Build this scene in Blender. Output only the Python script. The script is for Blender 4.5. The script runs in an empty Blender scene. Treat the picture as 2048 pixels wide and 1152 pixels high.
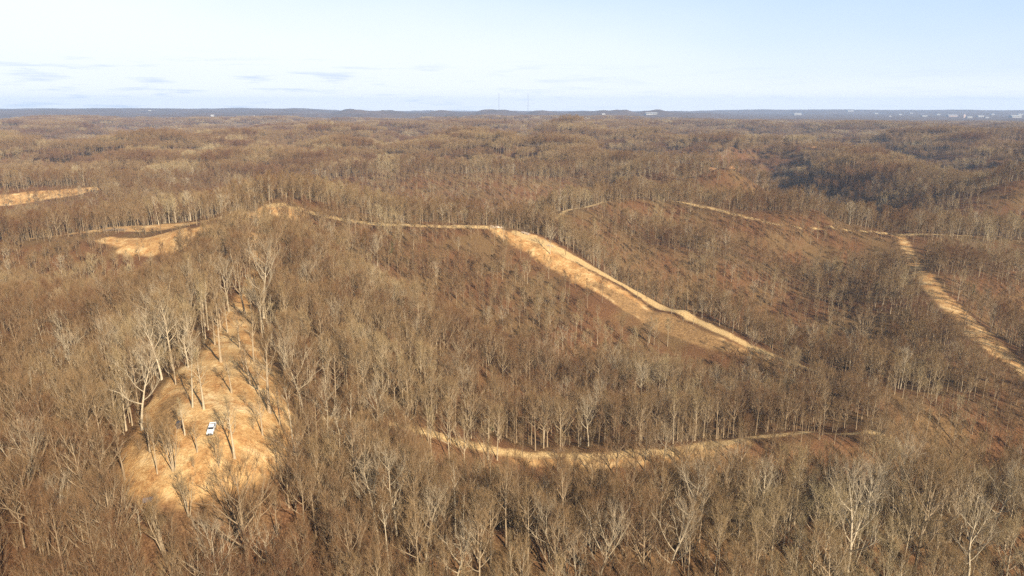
import bpy, bmesh, math, random
import numpy as np
from mathutils import Vector, Matrix

R = math.radians
scene = bpy.context.scene
COL = scene.collection

# ------------------------------------------------------------------ camera
CAM_H = 75.0
PITCH = 14.93
FPX = 1365.0                       # focal length in pixels of a 2048 wide picture
cam_data = bpy.data.cameras.new('drone_camera')
cam_data.sensor_width = 36.0
cam_data.lens = 36.0 * FPX / 2048.0
cam_data.clip_start = 1.0
cam_data.clip_end = 120000.0
cam = bpy.data.objects.new('drone_camera', cam_data)
COL.objects.link(cam)
cam.location = (0, 0, CAM_H)
cam.rotation_euler = (R(90 - PITCH), 0, 0)
scene.camera = cam

# ------------------------------------------------------------------ sky
SUN_EL, SUN_AZ = 30.0, 145.0       # clockwise from +Y: behind the camera, to the right
world = bpy.data.worlds.new('World')
scene.world = world
world.use_nodes = True
wt = world.node_tree
wt.nodes.clear()
wl = wt.links


def nd(t, typ, **kw):
    n = t.nodes.new(typ)
    for k, v in kw.items():
        setattr(n, k, v)
    return n


sky = nd(wt, 'ShaderNodeTexSky', sky_type='NISHITA')
sky.sun_disc = False
sky.sun_elevation = R(SUN_EL)
sky.sun_rotation = R(SUN_AZ)
sky.altitude = 300
sky.air_density = 1.0
sky.dust_density = 0.7
sky.ozone_density = 1.2
bg = nd(wt, 'ShaderNodeBackground')
bg.inputs['Strength'].default_value = 0.062
wout = nd(wt, 'ShaderNodeOutputWorld')
# thin cloud wisps low in the sky: noise on the view direction
tc = nd(wt, 'ShaderNodeTexCoord')
mp = nd(wt, 'ShaderNodeMapping')
mp.inputs['Scale'].default_value = (13.0, 13.0, 150.0)
mp.inputs['Location'].default_value = (3.1, 1.7, 0.4)
nz = nd(wt, 'ShaderNodeTexNoise')
nz.inputs['Scale'].default_value = 1.0
nz.inputs['Detail'].default_value = 5.0
nz.inputs['Roughness'].default_value = 0.55
rmp = nd(wt, 'ShaderNodeMapRange')
rmp.inputs['From Min'].default_value = 0.54
rmp.inputs['From Max'].default_value = 0.70
rmp.inputs['To Max'].default_value = 0.8
sep = nd(wt, 'ShaderNodeSeparateXYZ')
band = nd(wt, 'ShaderNodeMapRange', interpolation_type='SMOOTHSTEP')   # only low in the sky
band.inputs['From Min'].default_value = 0.075
band.inputs['From Max'].default_value = 0.035
left = nd(wt, 'ShaderNodeMapRange', interpolation_type='SMOOTHSTEP')   # more of them to the west
left.inputs['From Min'].default_value = 0.25
left.inputs['From Max'].default_value = -0.35
left.inputs['To Min'].default_value = 0.25
m1 = nd(wt, 'ShaderNodeMath', operation='MULTIPLY')
m2 = nd(wt, 'ShaderNodeMath', operation='MULTIPLY')
mixc = nd(wt, 'ShaderNodeMix', data_type='RGBA')
wl.new(tc.outputs['Generated'], mp.inputs['Vector'])
wl.new(mp.outputs['Vector'], nz.inputs['Vector'])
wl.new(nz.outputs['Fac'], rmp.inputs['Value'])
wl.new(tc.outputs['Generated'], sep.inputs['Vector'])
wl.new(sep.outputs['Z'], band.inputs['Value'])
wl.new(sep.outputs['X'], left.inputs['Value'])
wl.new(rmp.outputs['Result'], m1.inputs[0])
wl.new(band.outputs['Result'], m1.inputs[1])
wl.new(m1.outputs['Value'], m2.inputs[0])
wl.new(left.outputs['Result'], m2.inputs[1])
wl.new(m2.outputs['Value'], mixc.inputs['Factor'])
# a thin high veil of cirrostratus whitens the lower sky, thinner towards the upper right
vmap = nd(wt, 'ShaderNodeMapping')
vmap.inputs['Scale'].default_value = (2.2, 2.2, 7.0)
vn = nd(wt, 'ShaderNodeTexNoise')
vn.inputs['Scale'].default_value = 1.0
vn.inputs['Detail'].default_value = 4.0
va = nd(wt, 'ShaderNodeMath', operation='MULTIPLY_ADD')      # height + 0.09 * east
va.inputs[1].default_value = 0.15
vb = nd(wt, 'ShaderNodeMath', operation='MULTIPLY_ADD')      # broken up by noise
vb.inputs[1].default_value = 0.10
vr = nd(wt, 'ShaderNodeMapRange', interpolation_type='SMOOTHSTEP')
vr.inputs['From Min'].default_value = 0.31
vr.inputs['From Max'].default_value = 0.05
vr.inputs['To Max'].default_value = 0.97
vmix = nd(wt, 'ShaderNodeMix', data_type='RGBA')
vmix.inputs[7].default_value = (8.2, 8.65, 9.2, 1)
wl.new(tc.outputs['Generated'], vmap.inputs['Vector'])
wl.new(vmap.outputs['Vector'], vn.inputs['Vector'])
wl.new(sep.outputs['X'], va.inputs[0])
wl.new(sep.outputs['Z'], va.inputs[2])
wl.new(vn.outputs['Fac'], vb.inputs[0])
wl.new(va.outputs['Value'], vb.inputs[2])
wl.new(vb.outputs['Value'], vr.inputs['Value'])
ahead = nd(wt, 'ShaderNodeMapRange', interpolation_type='SMOOTHSTEP')
ahead.inputs['From Min'].default_value = 0.15
ahead.inputs['From Max'].default_value = 0.70
vf = nd(wt, 'ShaderNodeMath', operation='MULTIPLY')
wl.new(sep.outputs['Y'], ahead.inputs['Value'])
wl.new(vr.outputs['Result'], vf.inputs[0])
wl.new(ahead.outputs['Result'], vf.inputs[1])
wl.new(vf.outputs['Value'], vmix.inputs['Factor'])
pale = nd(wt, 'ShaderNodeMix', data_type='RGBA')           # thin ice haze over the blue
pale.inputs[7].default_value = (5.0, 6.7, 9.3, 1)
pf = nd(wt, 'ShaderNodeMath', operation='MULTIPLY')
pf.inputs[1].default_value = 0.7
wl.new(ahead.outputs['Result'], pf.inputs[0])
wl.new(pf.outputs['Value'], pale.inputs['Factor'])
wl.new(sky.outputs['Color'], pale.inputs[6])
wl.new(pale.outputs[2], vmix.inputs[6])
low = nd(wt, 'ShaderNodeMapRange', interpolation_type='SMOOTHSTEP')    # the sky pales down to the horizon
low.inputs['From Min'].default_value = 0.045
low.inputs['From Max'].default_value = 0.0
low.inputs['To Max'].default_value = 0.9
lmix = nd(wt, 'ShaderNodeMix', data_type='RGBA')
lmix.inputs[7].default_value = (9.2, 9.4, 9.6, 1)
wl.new(sep.outputs['Z'], low.inputs['Value'])
lf = nd(wt, 'ShaderNodeMath', operation='MULTIPLY')
wl.new(low.outputs['Result'], lf.inputs[0])
wl.new(ahead.outputs['Result'], lf.inputs[1])
wl.new(lf.outputs['Value'], lmix.inputs['Factor'])
wl.new(vmix.outputs[2], lmix.inputs[6])
wl.new(lmix.outputs[2], mixc.inputs[6])
mixc.inputs[7].default_value = (5.5, 6.4, 7.9, 1)
wl.new(mixc.outputs[2], bg.inputs['Color'])
wl.new(bg.outputs['Background'], wout.inputs['Surface'])

# ------------------------------------------------------------------ sun
sl = bpy.data.lights.new('sun', 'SUN')
sl.energy = 5.0
sl.angle = R(0.53)
sl.color = (1.0, 0.87, 0.68)
sun = bpy.data.objects.new('sun', sl)
COL.objects.link(sun)
sd = Vector((math.sin(R(SUN_AZ)) * math.cos(R(SUN_EL)), math.cos(R(SUN_AZ)) * math.cos(R(SUN_EL)), math.sin(R(SUN_EL))))
sun.rotation_euler = sd.to_track_quat('Z', 'Y').to_euler()
sun.location = (0, 0, 400)

scene.view_settings.view_transform = 'Standard'
scene.view_settings.look = 'None'
scene.view_settings.exposure = 1.0
scene.view_settings.gamma = 1.0
cy = scene.cycles
cy.sample_clamp_indirect = 4.0
cy.max_bounces = 4
cy.diffuse_bounces = 1
cy.glossy_bounces = 1
cy.transmission_bounces = 1
cy.volume_bounces = 1
cy.transparent_max_bounces = 4
cy.use_denoising = False
cy.denoiser = 'OPENIMAGEDENOISE'
cy.denoising_prefilter = 'ACCURATE'
cy.denoising_input_passes = 'RGB_ALBEDO_NORMAL'
cy.use_adaptive_sampling = False
scene.render.film_transparent = False

# ------------------------------------------------------------------ numeric helpers
rng = np.random.default_rng(11)
_perm = np.random.default_rng(5).permutation(4096)
_ga = np.random.default_rng(6).uniform(0, 2 * np.pi, 4096)


def gnoise(x, y):
    xi = np.floor(x).astype(np.int64)
    yi = np.floor(y).astype(np.int64)
    xf, yf = x - xi, y - yi

    def g(i, j, dx, dy):
        h = _perm[(_perm[i & 4095] + j) & 4095]
        a = _ga[h]
        return np.cos(a) * dx + np.sin(a) * dy
    u = xf * xf * xf * (xf * (xf * 6 - 15) + 10)
    v = yf * yf * yf * (yf * (yf * 6 - 15) + 10)
    a = g(xi, yi, xf, yf)
    b = g(xi + 1, yi, xf - 1, yf)
    c = g(xi, yi + 1, xf, yf - 1)
    d = g(xi + 1, yi + 1, xf - 1, yf - 1)
    return (a + (b - a) * u + (c - a) * v + (a - b - c + d) * u * v) * 1.5


def fbm(x, y, o=4, gain=0.5):
    s, a, f = 0.0, 1.0, 1.0
    for k in range(o):
        s = s + a * gnoise(x * f + 17.3 * k, y * f - 9.1 * k)
        a *= gain
        f *= 2.03
    return s


def sstep(a, b, x):
    t = np.clip((x - a) / (b - a), 0, 1)
    return t * t * (3 - 2 * t)


SP, CP = math.sin(R(PITCH)), math.cos(R(PITCH))


def ray_tan(py):
    return math.tan(R(PITCH) + math.atan((py - 576.0) / FPX))


def px_x(px, y, z):
    return (px - 1024.0) / FPX * (CP * y + SP * (CAM_H - z))


def pp(px, py, y):                      # a visible ground point: picture position and forward distance
    z = CAM_H - y * ray_tan(py)
    return (px_x(px, y, z), y, z)


def hh(px, y, z):                       # a hidden ground point
    return (px_x(px, y, z), y, z)


def project(x, y, z):
    dz = z - CAM_H
    depth = CP * y - SP * dz
    up = SP * y + CP * dz
    return 1024 + FPX * x / depth, 576 - FPX * up / depth, depth


# ------------------------------------------------------------------ the lie of the land
CTRL = []
V = lambda px, *l: CTRL.extend(pp(px, a, b) for a, b in l)
H = lambda px, *l: CTRL.extend(hh(px, a, b) for a, b in l)
# left flank below the knoll
V(-250, (1152, 112), (900, 170), (700, 245), (560, 350), (500, 420), (470, 470))
V(0, (1152, 116), (950, 152), (800, 200), (680, 258), (505, 425)); H(0, (330, -28), (388, -32))
V(0, (478, 462)); H(0, (560, -36), (650, -40))
V(130, (1152, 118), (950, 150), (800, 200), (700, 245), (498, 424), (468, 462)); H(130, (320, -28), (382, -32))
H(130, (560, -35), (650, -38))
V(230, (1100, 122), (980, 138), (880, 158), (780, 192), (680, 240), (504, 418), (452, 470)); H(230, (315, -26), (376, -31))
V(310, (1120, 120), (990, 132), (930, 139), (860, 150), (800, 166), (740, 190), (680, 228), (508, 408), (465, 455), (452, 475)); H(310, (300, -17), (368, -28))
H(310, (560, -30), (650, -36))
V(0, (400, 745), (372, 800)); V(140, (388, 770)); V(260, (370, 830)); H(0, (900, -50)); H(200, (930, -52))
# knoll and its ridge up to the hilltop
V(424, (1120, 122), (985, 133), (920, 140), (862, 148), (800, 162), (740, 180), (690, 204), (640, 238), (580, 285), (520, 345), (470, 410))
V(520, (1120, 126), (960, 140), (880, 151), (820, 163), (740, 186), (650, 235), (580, 285), (500, 365), (450, 440), (412, 490))
V(580, (900, 156), (820, 172), (405, 495))
H(540, (560, -10), (640, -34))
V(460, (432, 465))
# right flank, road spur, hollow and the second spur
V(640, (1152, 128), (1000, 150), (900, 168), (820, 190), (740, 220), (660, 258), (590, 305), (535, 350))
V(760, (1152, 132), (1000, 158), (900, 182), (845, 196), (790, 218), (720, 252), (650, 285), (615, 300))
H(760, (340, -30), (375, -37)); V(760, (545, 410), (500, 448), (470, 478), (448, 500))
H(640, (395, -16), (420, -14)); V(640, (470, 455), (440, 485), (430, 495))
V(880, (1152, 136), (1040, 154), (880, 205), (830, 226), (780, 248), (720, 275), (695, 287))
H(880, (183, -50), (340, -48), (362, -52)); V(880, (600, 400), (540, 438), (490, 475), (455, 500))
V(1000, (1152, 140), (1040, 157), (898, 218), (800, 268), (740, 291))
H(1000, (188, -64), (243, -52), (350, -66)); V(1000, (660, 385), (600, 417), (530, 457), (475, 490), (452, 501))
V(1120, (1152, 142), (1035, 160), (908, 226), (800, 285), (770, 296))
H(1120, (192, -72), (252, -58), (350, -73)); V(1120, (690, 372), (620, 410), (560, 440), (520, 460), (495, 470))
H(1060, (545, -40), (560, -40)); V(1120, (432, 580))
V(1300, (1152, 146), (1030, 164), (906, 232), (800, 300), (770, 318))
H(1300, (197, -79), (262, -64), (352, -77)); V(1300, (690, 374), (640, 402), (595, 422))
H(1300, (475, -86)); V(1300, (540, 520), (470, 592), (398, 660))
V(1430, (1152, 148), (1020, 168), (885, 240), (810, 305))
H(1430, (200, -82), (268, -65), (340, -74)); V(1430, (690, 362), (652, 378))
H(1430, (450, -92)); V(1430, (560, 505), (480, 570), (420, 612))
V(1650, (1152, 151), (1010, 174), (872, 248), (800, 300), (742, 333))
H(1650, (206, -85), (272, -66), (395, -96)); V(1650, (640, 455), (560, 520), (500, 560), (457, 582))
V(1800, (1152, 153), (1005, 177), (872, 258), (775, 330), (700, 372)); H(1800, (212, -87), (395, -76)); V(1800, (560, 488), (474, 572))
V(1850, (545, 488)); V(1900, (612, 420), (820, 292), (1152, 155), (1000, 180)); H(1900, (226, -90), (256, -94))
V(1965, (672, 374)); V(2045, (742, 334), (560, 480), (474, 570), (1152, 157), (980, 186))
H(2045, (232, -90), (258, -92), (280, -70), (400, -72))
V(2250, (1152, 160), (740, 340), (560, 480), (474, 570)); H(2250, (240, -80))
V(1200, (403, 640)); V(1360, (402, 645)); V(1520, (444, 590))
H(1130, (680, -50)); H(1270, (790, -60)); H(1450, (760, -62)); H(1650, (720, -65)); H(1850, (700, -62)); H(2050, (700, -66))
H(970, (600, -38), (680, -48)); H(820, (600, -34), (690, -46))
# farther ridges that can be told apart
V(1440, (342, 985), (352, 960)); H(1440, (860, -75), (1150, -85)); V(1300, (335, 1000), (350, 930)); V(1180, (300, 1250), (330, 1050))
V(1630, (294, 1480)); H(1560, (1150, -88), (1250, -82)); V(1720, (300, 1330)); V(1830, (350, 940)); V(1760, (325, 1100)); V(1950, (380, 800)); V(2050, (405, 720))
H(1620, (930, -82)); H(2000, (1000, -85), (1150, -80)); H(1750, (800, -72))
V(1890, (288, 1500)); V(500, (300, 1400)); V(300, (290, 1500)); V(100, (300, 1350)); V(700, (295, 1400)); V(850, (300, 1350)); V(560, (335, 1050)); V(330, (330, 1090))
V(800, (340, 990)); V(1000, (345, 960))
H(450, (850, -48)); H(700, (820, -52)); H(900, (830, -56)); H(200, (1200, -50)); H(450, (1220, -55)); H(800, (1150, -58)); H(1000, (1150, -70))

# rolling ridges and hollows farther back
for l_ in ([(950, 270, 1600), (1050, 290, 1300), (1120, 304, 1180), (1180, 318, 1080), (1260, 332, 980), (1330, 345, 900), (1450, 358, 840)],
           [(1100, 256, 1950), (1180, 266, 1820), (1250, 276, 1720), (1330, 284, 1660), (1400, 292, 1600), (1480, 306, 1480)],
           [(1640, 292, 1450), (1700, 302, 1300), (1740, 316, 1160), (1790, 338, 1010), (1860, 358, 900), (1930, 375, 820)],
           [(1830, 290, 1650), (1900, 304, 1450), (1970, 322, 1220), (2048, 340, 1060), (2130, 360, 930)],
           [(-50, 308, 1250), (50, 301, 1300), (150, 298, 1340), (230, 304, 1260), (300, 318, 1130)],
           [(330, 292, 1480), (420, 281, 1600), (500, 273, 1720), (600, 267, 1820), (720, 263, 1900)],
           [(560, 318, 1160), (650, 308, 1250), (760, 300, 1320), (880, 298, 1340)]):
    CTRL += [pp(*p) for p in l_]
for l_ in ([(1000, 1850, -72), (1080, 1560, -88), (1160, 1340, -98), (1250, 1230, -102), (1340, 1150, -104), (1430, 1090, -106), (1510, 1010, -108)],
           [(1150, 2150, -75), (1280, 2000, -85), (1400, 1900, -92), (1500, 1750, -98)],
           [(1540, 1400, -84), (1560, 1200, -76), (1600, 1040, -80), (1680, 860, -92)],
           [(1720, 1560, -90), (1800, 1350, -102), (1870, 1150, -106), (1950, 1000, -106), (2048, 880, -100)],
           [(0, 1560, -72), (130, 1620, -76), (260, 1540, -72)], [(400, 1950, -70), (560, 2050, -72)], [(620, 1520, -76), (780, 1600, -80)]):
    CTRL += [hh(*p) for p in l_]
RIDGE_A = [(530, 412, 488), (560, 409, 492), (600, 420, 493), (650, 432, 493), (700, 440, 495), (760, 448, 498), (805, 449, 499), (850, 450, 500), (890, 451, 500), (930, 452, 500), (960, 452, 500), (985, 453, 500)]
RIDGE_E = [(1115, 433, 578), (1160, 416, 610), (1210, 403, 640), (1270, 396, 660), (1330, 401, 652), (1400, 412, 625), (1470, 430, 605), (1540, 446, 588), (1590, 452, 584), (1640, 456, 582), (1690, 459, 580), (1740, 461, 578), (1820, 467, 575), (1900, 470, 573), (1975, 472, 571), (2048, 474, 570), (2200, 476, 570)]
RIDGE_L = [(60, 478, 462), (160, 465, 465), (240, 458, 470), (320, 455, 474), (400, 444, 478), (470, 432, 475)]
CREST_A = [(1030, 458, 497), (1075, 476, 484), (1120, 496, 471), (1165, 520, 459), (1210, 545, 447), (1255, 570, 435), (1300, 595, 422), (1340, 613, 408), (1385, 633, 393), (1430, 653, 379), (1500, 685, 362), (1570, 713, 348), (1640, 740, 335)]
CREST_S = [(1800, 474, 572), (1820, 508, 530), (1840, 545, 488), (1870, 580, 452), (1905, 615, 420), (1935, 645, 396), (1965, 672, 374), (2000, 704, 354), (2045, 742, 334), (2110, 785, 312)]
for l_ in (RIDGE_A, RIDGE_E, RIDGE_L, CREST_A, CREST_S):
    CTRL += [pp(*p) for p in l_]
CTRL = np.array(CTRL)


def base_h(x, y):
    d = np.hypot(x, y)
    n = fbm(x / 800 + 3.2, y / 800 + 1.1, 4, 0.42)
    rid = 1 - 2 * np.abs(np.clip(fbm(x / 560 - 7.7, y / 560 + 2.2, 3, 0.4), -1, 1))
    z = -56 + 62 * n + 46 * rid
    z = z + 30 * fbm(x / 300 - 3.3 + 0.25 * y / 300 + 0.5 * gnoise(x / 500, y / 500), y / 1100 + 8.1, 2, 0.35) * sstep(800, 1150, d)
    z = np.where(z > -18, -18 + 24 * np.tanh((z + 18) / 24), z)
    z = np.where(z < -95, -95 + 20 * np.tanh((z + 95) / 20), z)
    px = 1024 + FPX * np.tan(np.clip(np.arctan2(x, y), -1.3, 1.3))
    far = sstep(2600, 5200, d)
    z = z * (1 - 0.6 * far) + far * (26 * fbm(x / 1300 + 9.4, y / 1300 - 4.2, 3) - 6)
    plateau = sstep(6500, 9000, d) * (1 - sstep(600, 760, px))
    z = z * (1 - plateau) + plateau * (34 + 13 * fbm(x / 700, y / 900, 3))
    hills = np.exp(-((d - 6900) / 750.0) ** 2) * sstep(640, 720, px) * (1 - sstep(1400, 1560, px))
    z = z * (1 - hills) + hills * (20 + 31 * fbm(x / 330 + 5.2, y / 900, 3))
    rim = sstep(10800, 12300, d) * sstep(600, 760, px)
    z = z * (1 - rim) + rim * (-16 + 32 * sstep(1330, 1520, px) + 9 * fbm(x / 700, y / 700, 3))
    # the broad valley of the town on the right
    az = np.degrees(np.arctan2(x, y))
    town = sstep(10, 21, az) * sstep(2600, 4600, d) * (1 - sstep(9500, 11500, d))
    z = z * (1 - town) + town * (-24 + 3 * n)
    return z


def _k(r, l=150.0):
    s = math.sqrt(3) * r / l
    return (1 + s) * np.exp(-s)


_d = np.hypot(CTRL[:, None, 0] - CTRL[None, :, 0], CTRL[:, None, 1] - CTRL[None, :, 1])
_res = CTRL[:, 2] - base_h(CTRL[:, 0], CTRL[:, 1])
_w = np.linalg.solve(_k(_d) + np.eye(len(CTRL)) * 0.002, _res)


def ground(x, y):
    x = np.atleast_1d(np.asarray(x, float))
    y = np.atleast_1d(np.asarray(y, float))
    z = base_h(x, y)
    m = np.hypot(x, y) < 2600
    xs, ys = x[m], y[m]
    add = np.zeros(len(xs))
    for i in range(0, len(xs), 20000):
        r = np.hypot(xs[i:i + 20000, None] - CTRL[None, :, 0], ys[i:i + 20000, None] - CTRL[None, :, 1])
        add[i:i + 20000] = _k(r) @ _w
    z[m] += add + 0.35 * fbm(xs / 9, ys / 9, 2)
    return z


def gz(x, y):
    return float(ground(x, y)[0])


def hit(px, py, y0=70.0, y1=2500.0):
    """the ground point that is seen at a picture position of the photograph (first crossing)"""
    t = ray_tan(py)
    ys = np.geomspace(y0, y1, 1500)
    zs = CAM_H - ys * t
    xs = (px - 1024.0) / FPX * (CP * ys + SP * (CAM_H - zs))
    g = ground(xs, ys)
    k = np.nonzero(zs <= g)[0]
    i = k[0] if len(k) else len(ys) - 1
    return float(xs[i]), float(ys[i]), float(g[i])


# ------------------------------------------------------------------ clearings and tracks, as lines on the land
def world_line(pts):
    return np.array([hit(a, b)[:2] for a, b in pts])


def seg_dist(x, y, line, widths):
    best = np.full(x.shape, 1e9)
    for i in range(len(line) - 1):
        a, b = line[i], line[i + 1]
        ab = b - a
        t = np.clip(((x - a[0]) * ab[0] + (y - a[1]) * ab[1]) / max(ab @ ab, 1e-6), 0, 1)
        w = widths[i] + (widths[i + 1] - widths[i]) * t
        d = np.hypot(x - a[0] - t * ab[0], y - a[1] - t * ab[1]) - w
        best = np.minimum(best, d)
    return best


GRASS = []       # (line, half widths)
TRACK = []


def poly(store, pts, w):
    if len(pts[0]) == 3:
        store.append((np.array([pp(*p)[:2] for p in pts]), w if isinstance(w, list) else [w] * len(pts)))
        return
    store.append((world_line(pts), w if isinstance(w, list) else [w] * len(pts)))


# knoll with the pickup, running back up its ridge
poly(GRASS, [(310, 965), (345, 915), (400, 860), (440, 800), (470, 740), (470, 690), (468, 640)], [3, 11, 18, 18, 12, 7.5, 5])
poly(GRASS, [(330, 830), (360, 780), (390, 740)], [7, 8, 6])
poly(GRASS, [(500, 880), (535, 840), (540, 800)], [7, 7, 5])
poly(GRASS, [(468, 640), (500, 575), (515, 520), (510, 470)], [5, 3.5, 2.6, 2.6])
# wheel ruts past the pickup
for off in (-1, 1):
    poly(TRACK, [(312 + 8 * off, 978), (345 + 8 * off, 938), (388 + 8 * off, 900), (420 + 8 * off, 872), (430 + 7.5 * off, 845), (444 + 7 * off, 800), (462 + 6 * off, 745), (470 + 5.5 * off, 690), (467 + 5 * off, 642)], 0.22)
# left hand clearings on the ridge behind
poly(GRASS, RIDGE_L, [6, 10, 14, 16, 11, 8])
poly(GRASS, [(215, 480), (265, 484), (320, 486)], [6, 8, 9])
poly(GRASS, [(270, 490), (330, 480), (360, 488)], [10, 15, 8])
poly(GRASS, [(380, 470), (430, 455)], [6, 5])
poly(GRASS, [(-40, 404), (60, 394), (150, 384), (200, 376)], [18, 19, 16, 9])
poly(GRASS, [(225, 368), (270, 365)], [8, 6])
poly(GRASS, [(515, 432), (550, 424), (585, 428)], [10, 14, 9])
# the ridge track and the long bright strip
poly(TRACK, RIDGE_A, [3, 4, 2.8, 2.6, 2.6, 2.6, 2.6, 2.6, 2.8, 3, 3.2, 3.6])
poly(GRASS, [(985, 457), (1050, 488), (1120, 527), (1190, 566), (1260, 610), (1330, 648), (1400, 678), (1470, 697), (1540, 716)], [4, 6, 7, 7.5, 7.5, 6, 3.6, 2.4, 1.8])
poly(TRACK, [(a, b + 4, c - 3) for a, b, c in CREST_A], [3, 3.4, 3.6, 3.8, 3.8, 3.8, 3.6, 3.4, 3.0, 2.6, 2.2, 1.8, 1.4])
poly(GRASS, [(1060, 474), (1100, 492)], [5, 5])
# far right track and strip
poly(TRACK, RIDGE_E, [2.4, 4.2, 3.2, 1.8, 2.4, 2.8, 2.2, 1.4, 0.8, 1.2, 1.2, 2.0, 3.2, 2.4, 1.8, 1.8, 1.6])
poly(GRASS, CREST_S, [3.5, 3.2, 4, 5, 6.5, 7, 7, 6.5, 5.5, 5])
# bench road under the knoll
poly(TRACK, [(640, 836), (690, 839), (740, 842), (790, 849), (840, 862), (900, 880), (970, 897), (1040, 907), (1130, 910), (1230, 910), (1330, 905), (1420, 890), (1500, 875), (1580, 868), (1680, 868), (1780, 872)], [0.4, 0.5, 0.6, 0.7, 0.9, 1.2, 1.5, 1.8, 1.7, 1.9, 2.0, 2.0, 1.9, 1.8, 1.6, 1.3])
poly(GRASS, [(1000, 915), (1150, 925), (1300, 920), (1420, 905), (1500, 885)], [0.6, 1.2, 1.6, 1.6, 1.0])
# bare orange ground on far hills
SCRUB = []
poly(SCRUB, [(1185, 568), (1250, 606), (1330, 648), (1420, 684), (1500, 708)], [2, 6, 7, 4, 2])
poly(SCRUB, [(345, 800), (330, 840), (300, 880)], [3, 4, 4])
YARD = []                # small openings round far houses and pines
HOUSES = [(425, 233, 9, 'small white house in the far woods at the left', 'white'), (508, 234, 7, 'pale house beside a dark pine in the far woods', 'white'),
          (1165, 257, 11, 'white house alone on the far middle hills', 'white'), (1494, 250, 9, 'bright white house on the far right hills', 'white'),
          (1566, 277, 13, 'cream house among trees above the bare soil on the right', 'cream')]
for h_ in HOUSES:
    p_ = hit(h_[0], h_[1], 1200, 6000)
    YARD.append((np.array([p_[:2], (p_[0] + 3, p_[1] + 3)]), [16, 16]))
BARE = []
poly(BARE, [(1425, 339), (1465, 336)], [6, 6])
poly(BARE, [(1612, 298), (1640, 293)], [5, 8])
poly(BARE, [(1880, 289), (1895, 288)], [7, 7])


def mask(x, y, store):
    d = np.full(np.shape(x), 1e9)
    for line, w in store:
        lo = line.min(0) - 60
        hi = line.max(0) + 60
        m = (x > lo[0]) & (x < hi[0]) & (y > lo[1]) & (y < hi[1])
        if m.any():
            d[m] = np.minimum(d[m], seg_dist(x[m], y[m], line, w))
    return d


# ------------------------------------------------------------------ materials
def new_mat(name):
    m = bpy.data.materials.new(name)
    m.use_nodes = True
    t = m.node_tree
    b = t.nodes['Principled BSDF']
    b.inputs['Roughness'].default_value = 0.85
    b.inputs['Specular IOR Level'].default_value = 0.15
    return m, t, b


def flat_mat(name, rgb, rough=0.7, spec=0.2, metal=0.0, vary=0.12, scale=3.0):
    m, t, b = new_mat(name)
    c = nd(t, 'ShaderNodeTexCoord')
    n = nd(t, 'ShaderNodeTexNoise')
    n.inputs['Scale'].default_value = scale
    n.inputs['Detail'].default_value = 4
    mx = nd(t, 'ShaderNodeMix', data_type='RGBA')
    mx.inputs[6].default_value = tuple(v * (1 - vary) for v in rgb) + (1,)
    mx.inputs[7].default_value = tuple(min(1, v * (1 + vary)) for v in rgb) + (1,)
    t.links.new(c.outputs['Object'], n.inputs['Vector'])
    t.links.new(n.outputs['Fac'], mx.inputs['Factor'])
    t.links.new(mx.outputs[2], b.inputs['Base Color'])
    b.inputs['Roughness'].default_value = rough
    b.inputs['Specular IOR Level'].default_value = spec
    b.inputs['Metallic'].default_value = metal
    return m


def ramp(t, stops):
    r = nd(t, 'ShaderNodeValToRGB')
    e = r.color_ramp.elements
    e[0].position, e[0].color = stops[0][0], stops[0][1] + (1,)
    e[1].position, e[1].color = stops[-1][0], stops[-1][1] + (1,)
    for p, c in stops[1:-1]:
        k = e.new(p)
        k.color = c + (1,)
    return r


def wood_mat(name, stops, scale=6.0):
    """bark or twigs: colour differs from tree to tree and a little along it"""
    m, t, b = new_mat(name)
    oi = nd(t, 'ShaderNodeObjectInfo')
    r = ramp(t, stops)
    c = nd(t, 'ShaderNodeTexCoord')
    mp_ = nd(t, 'ShaderNodeMapping')
    mp_.inputs['Scale'].default_value = (1, 1, 0.35)
    n = nd(t, 'ShaderNodeTexNoise')
    n.inputs['Scale'].default_value = scale
    n.inputs['Detail'].default_value = 3
    mr = nd(t, 'ShaderNodeMapRange')
    mr.inputs['From Min'].default_value = 0.3
    mr.inputs['From Max'].default_value = 0.7
    mr.inputs['To Min'].default_value = 0.68
    mr.inputs['To Max'].default_value = 1.22
    mx = nd(t, 'ShaderNodeMix', data_type='RGBA', blend_type='MULTIPLY')
    mx.inputs['Factor'].default_value = 1
    cmb = nd(t, 'ShaderNodeCombineColor')
    # neighbours look alike: half of the tint comes from where the tree stands
    ln = nd(t, 'ShaderNodeTexNoise')
    ln.inputs['Scale'].default_value = 0.017
    ln.inputs['Detail'].default_value = 3
    lr = nd(t, 'ShaderNodeMapRange')
    lr.inputs['From Min'].default_value = 0.32
    lr.inputs['From Max'].default_value = 0.68
    av = nd(t, 'ShaderNodeMix', data_type='FLOAT')
    av.inputs['Factor'].default_value = 0.33
    t.links.new(oi.outputs['Location'], ln.inputs['Vector'])
    t.links.new(ln.outputs['Fac'], lr.inputs['Value'])
    t.links.new(lr.outputs['Result'], av.inputs[2])
    t.links.new(oi.outputs['Random'], av.inputs[3])
    t.links.new(av.outputs[0], r.inputs['Fac'])
    t.links.new(c.outputs['Object'], mp_.inputs['Vector'])
    t.links.new(mp_.outputs['Vector'], n.inputs['Vector'])
    t.links.new(n.outputs['Fac'], mr.inputs['Value'])
    for k in range(3):
        t.links.new(mr.outputs['Result'], cmb.inputs[k])
    t.links.new(r.outputs['Color'], mx.inputs[6])
    t.links.new(cmb.outputs['Color'], mx.inputs[7])
    t.links.new(mx.outputs[2], b.inputs['Base Color'])
    b.inputs['Roughness'].default_value = 0.9
    b.inputs['Specular IOR Level'].default_value = 0.1
    return m


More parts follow.
